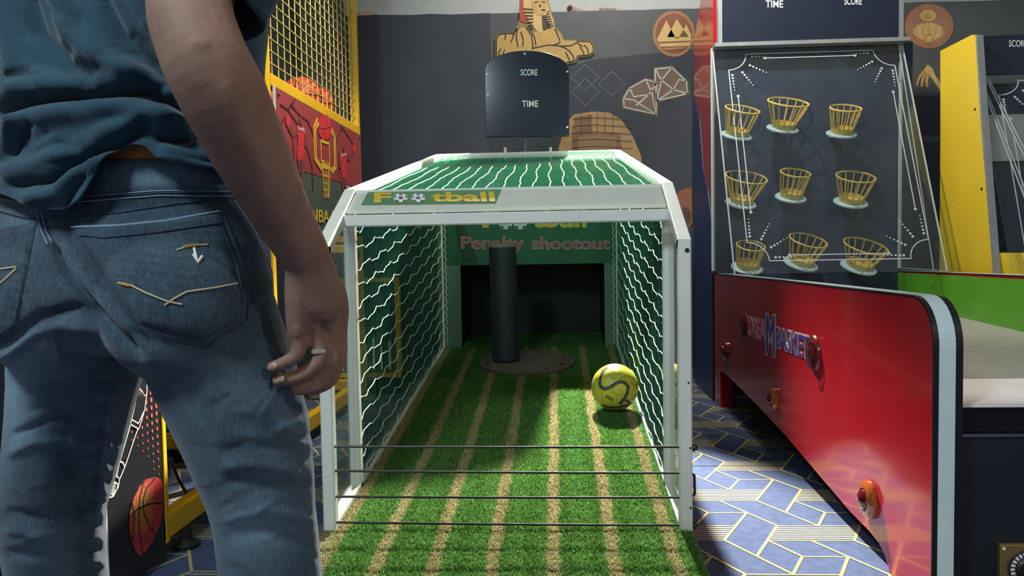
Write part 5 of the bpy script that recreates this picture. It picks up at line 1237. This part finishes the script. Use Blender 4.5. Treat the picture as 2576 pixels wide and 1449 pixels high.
JF = [
  ([(118, 600), (160, 690), (230, 770), (300, 850), (348, 892)], 14, -0.020), ([(140, 610), (200, 700), (290, 800), (360, 880)], 26, 0.004),
  ([(105, 545), (118, 600)], 10, -0.004),
  ([(-60, 900), (20, 860), (100, 800), (190, 775), (250, 800)], 16, -0.009), ([(0, 900), (70, 850), (150, 815), (230, 830)], 14, 0.004), ([(-20, 930), (40, 905), (110, 840)], 12, -0.004),
  ([(300, 838), (400, 850), (520, 878), (620, 900)], 20, -0.004), ([(350, 900), (470, 915), (600, 930)], 24, 0.003),
  ([(545, 1140), (620, 1122), (720, 1128), (800, 1150)], 16, -0.0045), ([(548, 1175), (640, 1165), (760, 1190)], 18, 0.004), ([(560, 1210), (680, 1225), (790, 1215)], 14, -0.0035), ([(700, 1080), (760, 1060), (800, 1030)], 14, 0.004), ([(690, 1110), (760, 1100), (805, 1080)], 12, -0.004),
  ([(750, 1000), (790, 1060), (800, 1130)], 12, 0.003), ([(560, 1300), (660, 1280), (780, 1300)], 20, 0.003), ([(560, 1350), (660, 1340), (780, 1370)], 18, -0.003),
  ([(640, 560), (680, 600)], 8, 0.003), ([(650, 590), (690, 630)], 7, -0.003), ([(660, 620), (698, 660)], 8, 0.003), ([(668, 655), (704, 700)], 7, -0.003),
  ([(30, 960), (60, 1050), (30, 1150), (0, 1250)], 40, 0.004), ([(120, 960), (150, 1060), (180, 1200), (180, 1400)], 40, -0.004), ([(20, 1100), (120, 1060), (200, 1050)], 10, -0.004), ([(0, 1150), (90, 1110), (220, 1120)], 14, 0.004),
  ([(0, 1290), (100, 1300), (240, 1280)], 14, -0.0045), ([(0, 1330), (110, 1345), (230, 1330)], 16, 0.004), ([(0, 1390), (120, 1400), (240, 1370)], 14, -0.004),
  ([(300, 960), (275, 1060), (260, 1180), (250, 1300)], 10, 0.004), ([(285, 960), (262, 1060), (245, 1180), (232, 1300)], 7, -0.004),
  ([(440, 980), (520, 1090), (570, 1170)], 22, 0.003), ([(520, 1000), (600, 1060), (700, 1090)], 26, -0.003),
  ([(0, 486), (110, 506), (220, 492), (400, 478), (600, 480)], 5, -0.0022),
  ([(230, 530), (400, 512), (580, 500)], 22, -0.003), ([(160, 560), (190, 640), (260, 730)], 12, -0.003),
]
for k in range(16):
    yy = 960+30*k; JF.append(([(236-k*1.5, yy+10), (262-k*1.4, yy), (290-k*1.5, yy+12)], 8, 0.003 if k % 2 else -0.003))
rr_ = np.random.default_rng(33)
JX = []
for k in range(70):
    x0_, y0_ = rr_.choice([rr_.uniform(0, 280), rr_.uniform(430, 790)]), rr_.uniform(880, 1440); an = rr_.normal(0.0, 0.45); ln_ = rr_.uniform(40, 110)
    JX.append(([(x0_, y0_), (x0_+ln_*0.5*math.cos(an), y0_+ln_*0.5*math.sin(an)+rr_.uniform(-8, 8)), (x0_+ln_*math.cos(an), y0_+ln_*math.sin(an))], rr_.uniform(5, 10), rr_.choice([-1, 1])*rr_.uniform(0.0008, 0.002)))
sculpt(jeans, JF+JX, 3, 0.0016, 16)
smooth_mesh(jeans, 2)
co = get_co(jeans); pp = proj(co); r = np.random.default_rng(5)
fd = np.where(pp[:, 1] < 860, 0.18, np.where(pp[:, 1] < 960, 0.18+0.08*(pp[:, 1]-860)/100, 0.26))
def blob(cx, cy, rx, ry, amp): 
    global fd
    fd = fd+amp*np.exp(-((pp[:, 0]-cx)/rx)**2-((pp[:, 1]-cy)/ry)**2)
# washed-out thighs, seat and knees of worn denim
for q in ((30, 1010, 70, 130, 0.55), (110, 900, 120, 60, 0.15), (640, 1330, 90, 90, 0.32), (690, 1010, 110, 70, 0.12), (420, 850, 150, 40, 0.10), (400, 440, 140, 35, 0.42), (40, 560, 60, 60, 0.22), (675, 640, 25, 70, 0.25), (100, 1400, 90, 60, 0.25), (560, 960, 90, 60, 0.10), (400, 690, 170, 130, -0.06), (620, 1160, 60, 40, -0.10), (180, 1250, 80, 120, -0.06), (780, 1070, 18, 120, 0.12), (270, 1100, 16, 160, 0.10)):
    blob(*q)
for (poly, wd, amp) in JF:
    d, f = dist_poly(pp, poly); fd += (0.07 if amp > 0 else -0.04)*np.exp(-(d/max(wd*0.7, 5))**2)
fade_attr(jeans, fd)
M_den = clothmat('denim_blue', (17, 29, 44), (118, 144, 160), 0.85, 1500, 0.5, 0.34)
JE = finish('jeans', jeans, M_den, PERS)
poly_j = np.empty(len(jeans.polygons)*4, np.int32)
vj = [Vector(v) for v in get_co(jeans)]; fj = [tuple(p.vertices) for p in jeans.polygons]
BVJ = BVHTree.FromPolygons(vj, fj)
def hitj(px, py, bvh=None):
    d = ray(px, py).normalized(); h = (bvh or BVJ).ray_cast(CAM, d)
    return (h[0], h[1] if h[1].dot(d) < 0 else -h[1]) if h[0] else (None, None)
def resamp(poly, step=7.0):
    poly = [np.array(p, float) for p in poly]; out = []
    for i in range(len(poly)-1):
        n = max(1, int(np.linalg.norm(poly[i+1]-poly[i])/step))
        for k in range(n): out.append(poly[i]*(1-k/n)+poly[i+1]*k/n)
    out.append(poly[-1]); return out
def sew(nm, polys, r_, m, parent, lift=0.0006, bvh=None, dash=None):
    o_ = None
    for poly in polys:
        mb = MB(); P = []
        for q in resamp(poly):
            h, n = hitj(q[0], q[1], bvh)
            if h is not None and (not P or (h-P[-1]).length < 0.03): P.append(h+n*lift)
        if len(P) > 2: o_ = obj(nm, mb.tube(P, r_, 6), m, parent, smooth=True)
    return o_
def inpoly(pp, poly):
    poly = np.array(poly, float); x, y = pp[:, 0], pp[:, 1]; ins = np.zeros(len(pp), bool); n = len(poly)
    for i in range(n):
        a, b = poly[i], poly[(i+1) % n]
        c = ((a[1] > y) != (b[1] > y)) & (x < (b[0]-a[0])*(y-a[1])/(b[1]-a[1]+1e-9)+a[0]); ins ^= c
    return ins
def patch(nm, c4, m, parent, lift, nu=44, nv=36, tip=None):
    """cloth patch sewn to the trousers: corners tl, tr, br, bl (+ point at the bottom)"""
    tl, tr, br, bl = [np.array(c, float) for c in c4]; vs = []; fs = []; idx = {}
    for j in range(nv+1):
        for i in range(nu+1):
            u, v = i/nu, j/nv
            q = (tl*(1-u)+tr*u)*(1-v)+(bl*(1-u)+br*u)*v
            if tip is not None:
                tu, tv = tip; w_ = (u/tu if u < tu else (1-u)/(1-tu)); q = q+np.array([0, tv])*w_*v**2
            h, n = hitj(q[0], q[1])
            if h is None: continue
            e = min(u, 1-u, v, 1-v); idx[(i, j)] = len(vs); vs.append(h+n*(lift*min(1, 0.2+e*14)+0.0006*math.sin(u*9)*math.sin(v*7)))
    for j in range(nv):
        for i in range(nu):
            ks = [(i, j), (i+1, j), (i+1, j+1), (i, j+1)]
            if all(k in idx for k in ks): fs.append(tuple(idx[k] for k in ks))
    me = bpy.data.meshes.new(nm); me.from_pydata([tuple(v) for v in vs], [], fs); me.update()
    fade_attr(me, np.full(len(vs), 0.17)+0.08*np.array([math.sin(k*0.37) for k in range(len(vs))])*0.3)
    return finish(nm, me, m, parent)
PK = patch('back_pocket', [(183, 572), (552, 532), (617, 795), (350, 812)], M_den, JE, 0.0036, tip=(0.62, 55))
PK2 = patch('back_pocket', [(-40, 582), (92, 560), (40, 830), (-34, 832)], M_den, JE, 0.0036, tip=(0.5, 30))
BVP = BVHTree.FromPolygons([v.co.copy() for v in PK.data.vertices], [tuple(p.vertices) for p in PK.data.polygons])
M_thr = mat('thread_dark', (34, 46, 66), 0.8, var=0.1); M_thl = mat('thread_pale_blue', (120, 138, 160), 0.8, var=0.1); M_thg = mat('thread_tan', (178, 164, 130), 0.8, var=0.1); M_tho = mat('thread_orange', (176, 124, 60), 0.8, var=0.1)
pk_in = [(208, 590), (360, 830), (517, 845), (600, 790), (600, 740), (578, 640), (545, 552)]
sew('pocket_stitch', [[(205, 598), (270, 690), (330, 770), (362, 806), (515, 848), (604, 792), (606, 740), (590, 660), (548, 545)], [(190, 588), (350, 822), (517, 866), (619, 800), (620, 750), (600, 650), (562, 540)]], 0.0008, M_thr, PK, 0.0024)
sew('pocket_hem_stitch', [[(193, 590), (260, 598), (380, 586), (480, 572), (556, 560)]], 0.0010, M_thr, PK, 0.0004, BVP)
sew('pocket_hem_edge', [[(183, 572), (300, 568), (420, 556), (552, 532)]], 0.0014, M_thl, PK, 0.0016)
sew('tan_embroidery', [[(298, 712), (330, 718), (370, 738), (420, 758), (458, 766)], [(414, 768), (440, 750), (470, 734), (540, 724), (604, 712)], [(444, 630), (475, 620), (522, 616)]], 0.0011, M_thg, PK, 0.0008, BVP)
sew('orange_embroidery', [[(306, 714), (328, 719)], [(462, 622), (498, 618)]], 0.0019, M_tho, PK, 0.0008, BVP)
sew('white_arrow_mark', [[(488, 625), (494, 652)], [(486, 640), (498, 660), (508, 645)]], 0.0017, mat('thread_white', (206, 204, 198), 0.8), PK, 0.0008, BVP)
sew('tan_embroidery', [[(0, 682), (20, 680), (46, 676)], [(46, 680), (20, 705), (0, 722)]], 0.0012, M_thg, PK2, 0.0046)
sew('waist_stitch', [[(0, 488), (60, 500), (110, 508), (220, 494), (400, 480), (600, 482)], [(0, 500), (60, 512), (110, 520), (220, 506), (400, 492), (600, 494)]], 0.0008, M_thl, JE)
sew('waist_seam', [[(0, 494), (60, 506), (110, 514), (220, 500), (400, 486), (600, 488)]], 0.0011, M_thr, JE)
sew('yoke_seam', [[(0, 532), (60, 548), (105, 552), (200, 545), (300, 535), (450, 512), (590, 498)]], 0.0009, M_thr, JE)
sew('seat_stitch', [[(92, 530), (104, 580), (120, 615)], [(104, 530), (116, 580), (132, 612)]], 0.0009, M_thl, JE)
sew('side_seam', [[(590, 505), (640, 580), (676, 660), (700, 740), (730, 830), (770, 950), (788, 1060), (795, 1180)]], 0.0010, M_thl, JE)
0 and sew('inner_leg_seam', [[(352, 905), (310, 970), (282, 1060), (262, 1160), (246, 1280), (240, 1420)]], 0.0016, M_thl, JE)
# waist band of the underwear
uw = MB(); n = 48; vs = []; fs = []
for i, (z, k) in enumerate(((1.10, 1.0), (1.113, 1.012), (1.128, 1.012), (1.130, 0.99))):
    for q in range(n):
        t = 2*math.pi*q/n; c, s = math.cos(t), math.sin(t); e_ = 2/2.25
        vs.append(W(-0.006+0.155*k*math.copysign(abs(c)**e_, c), (0.100 if s > 0 else 0.093)*k*math.copysign(abs(s)**e_, s), z))
for i in range(3):
    for q in range(n): fs.append((i*n+q, i*n+(q+1) % n, (i+1)*n+(q+1) % n, (i+1)*n+q))
obj('underwear_band', uw.add(vs, fs), mat('elastic_orange', (190, 116, 48), 0.7, var=0.1), PERS, smooth=True)
# shoes
for (P_, yw) in (((-0.345, 1.03), R_(-10)), ((-0.775, 1.165), R_(-2))):
    sm = MB(); c, s = math.cos(yw), math.sin(yw)
    def S(x, y, z): return (P_[0]+x*c-y*s, P_[1]+x*s+y*c, z)
    limb(sm, [S(0, -0.07, 0.05), S(0, 0.02, 0.055), S(0.003, 0.11, 0.042), S(0.0, 0.175, 0.036)], [0.044, 0.047, 0.046, 0.034], 20)
    limb(sm, [S(0, -0.05, 0.08), S(0, -0.03, 0.115)], [0.044, 0.042], 16)
    o_ = finish('shoe', fuse('shoe', sm, 0.005, 2), mat('shoe_dark', (36, 36, 40), 0.6, var=0.1), PERS)
    so = MB().prism([S(0.047*math.cos(t)*(1 if abs(math.sin(t)) < 0.9 else 1), 0.05+0.165*math.sin(t), 0.0) for t in np.linspace(0, 2*math.pi, 29)[:-1]], (0, 0, 0.022))
    obj('shoe_sole', so, mat('sole_white', (200, 200, 196), 0.7), o_)

# ---------------- t-shirt
HEM = np.array([(-400, 470), (-200, 480), (-60, 490), (0, 486), (50, 505), (100, 528), (160, 530), (205, 505), (232, 460), (256, 420), (280, 392), (305, 374), (335, 365), (368, 371), (395, 397), (440, 412), (490, 422), (545, 434), (600, 440), (660, 452), (760, 460), (1000, 465)], float)
TS = [(1.03, 0, 0.0, 0.178, 0.128, 0.128), (1.08, 0, 0.0, 0.176, 0.128, 0.124), (1.15, -0.004, 0.0, 0.166, 0.125, 0.116), (1.22, -0.006, 0.005, 0.166, 0.125, 0.114), (1.30, -0.004, 0.008, 0.174, 0.128, 0.116), (1.38, 0, 0.008, 0.182, 0.126, 0.112), (1.44, 0, 0.0, 0.184, 0.112, 0.104), (1.475, 0, -0.004, 0.155, 0.090, 0.088), (1.50, 0, -0.006, 0.10, 0.072, 0.072), (1.515, 0, -0.004, 0.074, 0.066, 0.066)]
TSa = np.array(TS); NU, NV = 260, 190
def shirt_pt(t, z):
    r_ = [np.interp(z, TSa[:, 0], TSa[:, k]) for k in range(1, 6)]; c, s = math.cos(t), math.sin(t); e_ = 2/2.35
    return W(r_[0]+r_[2]*math.copysign(abs(c)**e_, c), r_[1]+(r_[3] if s > 0 else r_[4])*math.copysign(abs(s)**e_, s), z)
vs = []; fs = []
for k in range(NU):
    t = 2*math.pi*k/NU
    zb = 1.05
    if math.sin(t) < 0.25:
        for it in range(6):
            p = shirt_pt(t, max(zb, 1.031)); q = proj(np.array([p[:]]))[0]; tgt = np.interp(q[0], HEM[:, 0], HEM[:, 1])
            zb += (q[1]-tgt)*(p-CAM).dot(CF)/F
        zb = min(max(zb, 1.031), 1.2)
    for j in range(NV+1):
        vs.append(shirt_pt(t, zb+(1.515-zb)*j/NV))
for k in range(NU):
    for j in range(NV):
        a = k*(NV+1)+j; b = ((k+1) % NU)*(NV+1)+j; fs.append((a, b, b+1, a+1))
me = bpy.data.meshes.new('t_shirt'); me.from_pydata([tuple(v) for v in vs], [], fs); me.update()
bm = bmesh.new(); bm.from_mesh(me); bmesh.ops.recalc_face_normals(bm, faces=bm.faces); bm.to_mesh(me); bm.free(); me.update()
SF = [([(-60, 305), (0, 288), (90, 256), (200, 246), (370, 236), (430, 262), (520, 310)], 15, -0.014), ([(-60, 345), (40, 315), (150, 285), (300, 270), (400, 290), (470, 330)], 28, 0.011),
      ([(-60, 250), (60, 225), (200, 208), (360, 200)], 26, 0.008),
      ([(140, -60), (190, 90), (260, 150), (385, 205)], 20, 0.014), ([(60, -40), (100, 80), (190, 180), (260, 210)], 22, -0.012), ([(240, -40), (310, 90), (390, 165), (440, 220)], 20, -0.012), ([(20, -40), (40, 100), (60, 200)], 26, 0.011), ([(320, -40), (380, 60), (440, 150)], 18, 0.010),
      ([(0, 400), (40, 350), (80, 300)], 14, 0.008), ([(30, 400), (60, 350), (100, 305)], 10, -0.008),
      ([(150, 425), (280, 376), (345, 340), (395, 300)], 14, -0.010), ([(230, 345), (330, 320), (410, 300), (450, 320)], 22, 0.008),
      ([(20, 470), (120, 458), (200, 410), (260, 380)], 13, -0.009), ([(60, 505), (150, 490), (210, 430), (280, 388)], 15, 0.009), ([(160, 530), (190, 480), (225, 430)], 9, -0.006), ([(0, 440), (80, 420), (170, 385)], 20, 0.006),
      ([(400, 395), (480, 415), (560, 435)], 8, 0.004), ([(390, 350), (440, 360), (500, 350)], 12, -0.007), ([(400, 380), (470, 392), (540, 400)], 14, 0.005)]
rr_ = np.random.default_rng(21)
for k in range(46):
    x0_, y0_ = rr_.uniform(-60, 480), rr_.uniform(-20, 470); an = rr_.normal(0.35, 0.5); ln_ = rr_.uniform(50, 130)
    SF.append(([(x0_, y0_), (x0_+ln_*0.5*math.cos(an), y0_+ln_*0.5*math.sin(an)+rr_.uniform(-8, 8)), (x0_+ln_*math.cos(an), y0_+ln_*math.sin(an))], rr_.uniform(6, 12), rr_.choice([-1, 1])*rr_.uniform(0.0012, 0.003)))
sculpt(me, [(p_, w_, a_*1.35) for p_, w_, a_ in SF], 9, 0.0018, 14)
smooth_mesh(me, 2)
co = get_co(me)
fade_attr(me, np.full(len(co), 0.22))
M_tee = clothmat('jersey_teal', (20, 44, 58), (78, 112, 126), 0.9, 900, 0.35, 0.10)
SH = finish('t_shirt', me, M_tee, PERS)
md = SH.modifiers.new('thickness', 'SOLIDIFY'); md.thickness = 0.003; md.offset = 1
# sleeves
def sleeve(nm, pts, rs, seed):
    n = 64; P = []; Q = []
    pts = [Vector(p) for p in pts]
    for i in range(len(pts)-1):
        for k in range(10): P.append(pts[i].lerp(pts[i+1], k/10)); Q.append(rs[i]*(1-k/10)+rs[i+1]*k/10)
    P.append(pts[-1]); Q.append(rs[-1])
    mb = MB(); mb.tube(P, Q, n, cap=False)
    m_ = len(P)
    for j, v in enumerate(mb.v):
        i = j//n; k = j % n; o = Vector(v)-P[i]; f = i/(m_-1)
        mb.v[j] = tuple(P[i]+o*(1+0.06*f*math.sin(k/n*2*math.pi*3+seed)+0.03*f*math.sin(k/n*2*math.pi*7+i*0.2)))
    me_ = bpy.data.meshes.new(nm); me_.from_pydata(mb.v, [], mb.f); me_.update(); fade_attr(me_, np.full(len(mb.v), 0.12))
    o_ = finish(nm, me_, M_tee, SH); s_ = o_.modifiers.new('thickness', 'SOLIDIFY'); s_.thickness = 0.003
    return o_
sleeve('sleeve', [W(0.10, 0.0, 1.435), (-0.372, 0.955, 1.42), (-0.366, 0.895, 1.345), ay(503, 4, 0.862)], [0.080, 0.080, 0.074, 0.066], 0.5)
sleeve('sleeve', [W(-0.10, 0.0, 1.435), W(-0.19, 0.005, 1.41), W(-0.213, 0.025, 1.33), W(-0.226, 0.05, 1.24)], [0.080, 0.080, 0.074, 0.068], 2.0)
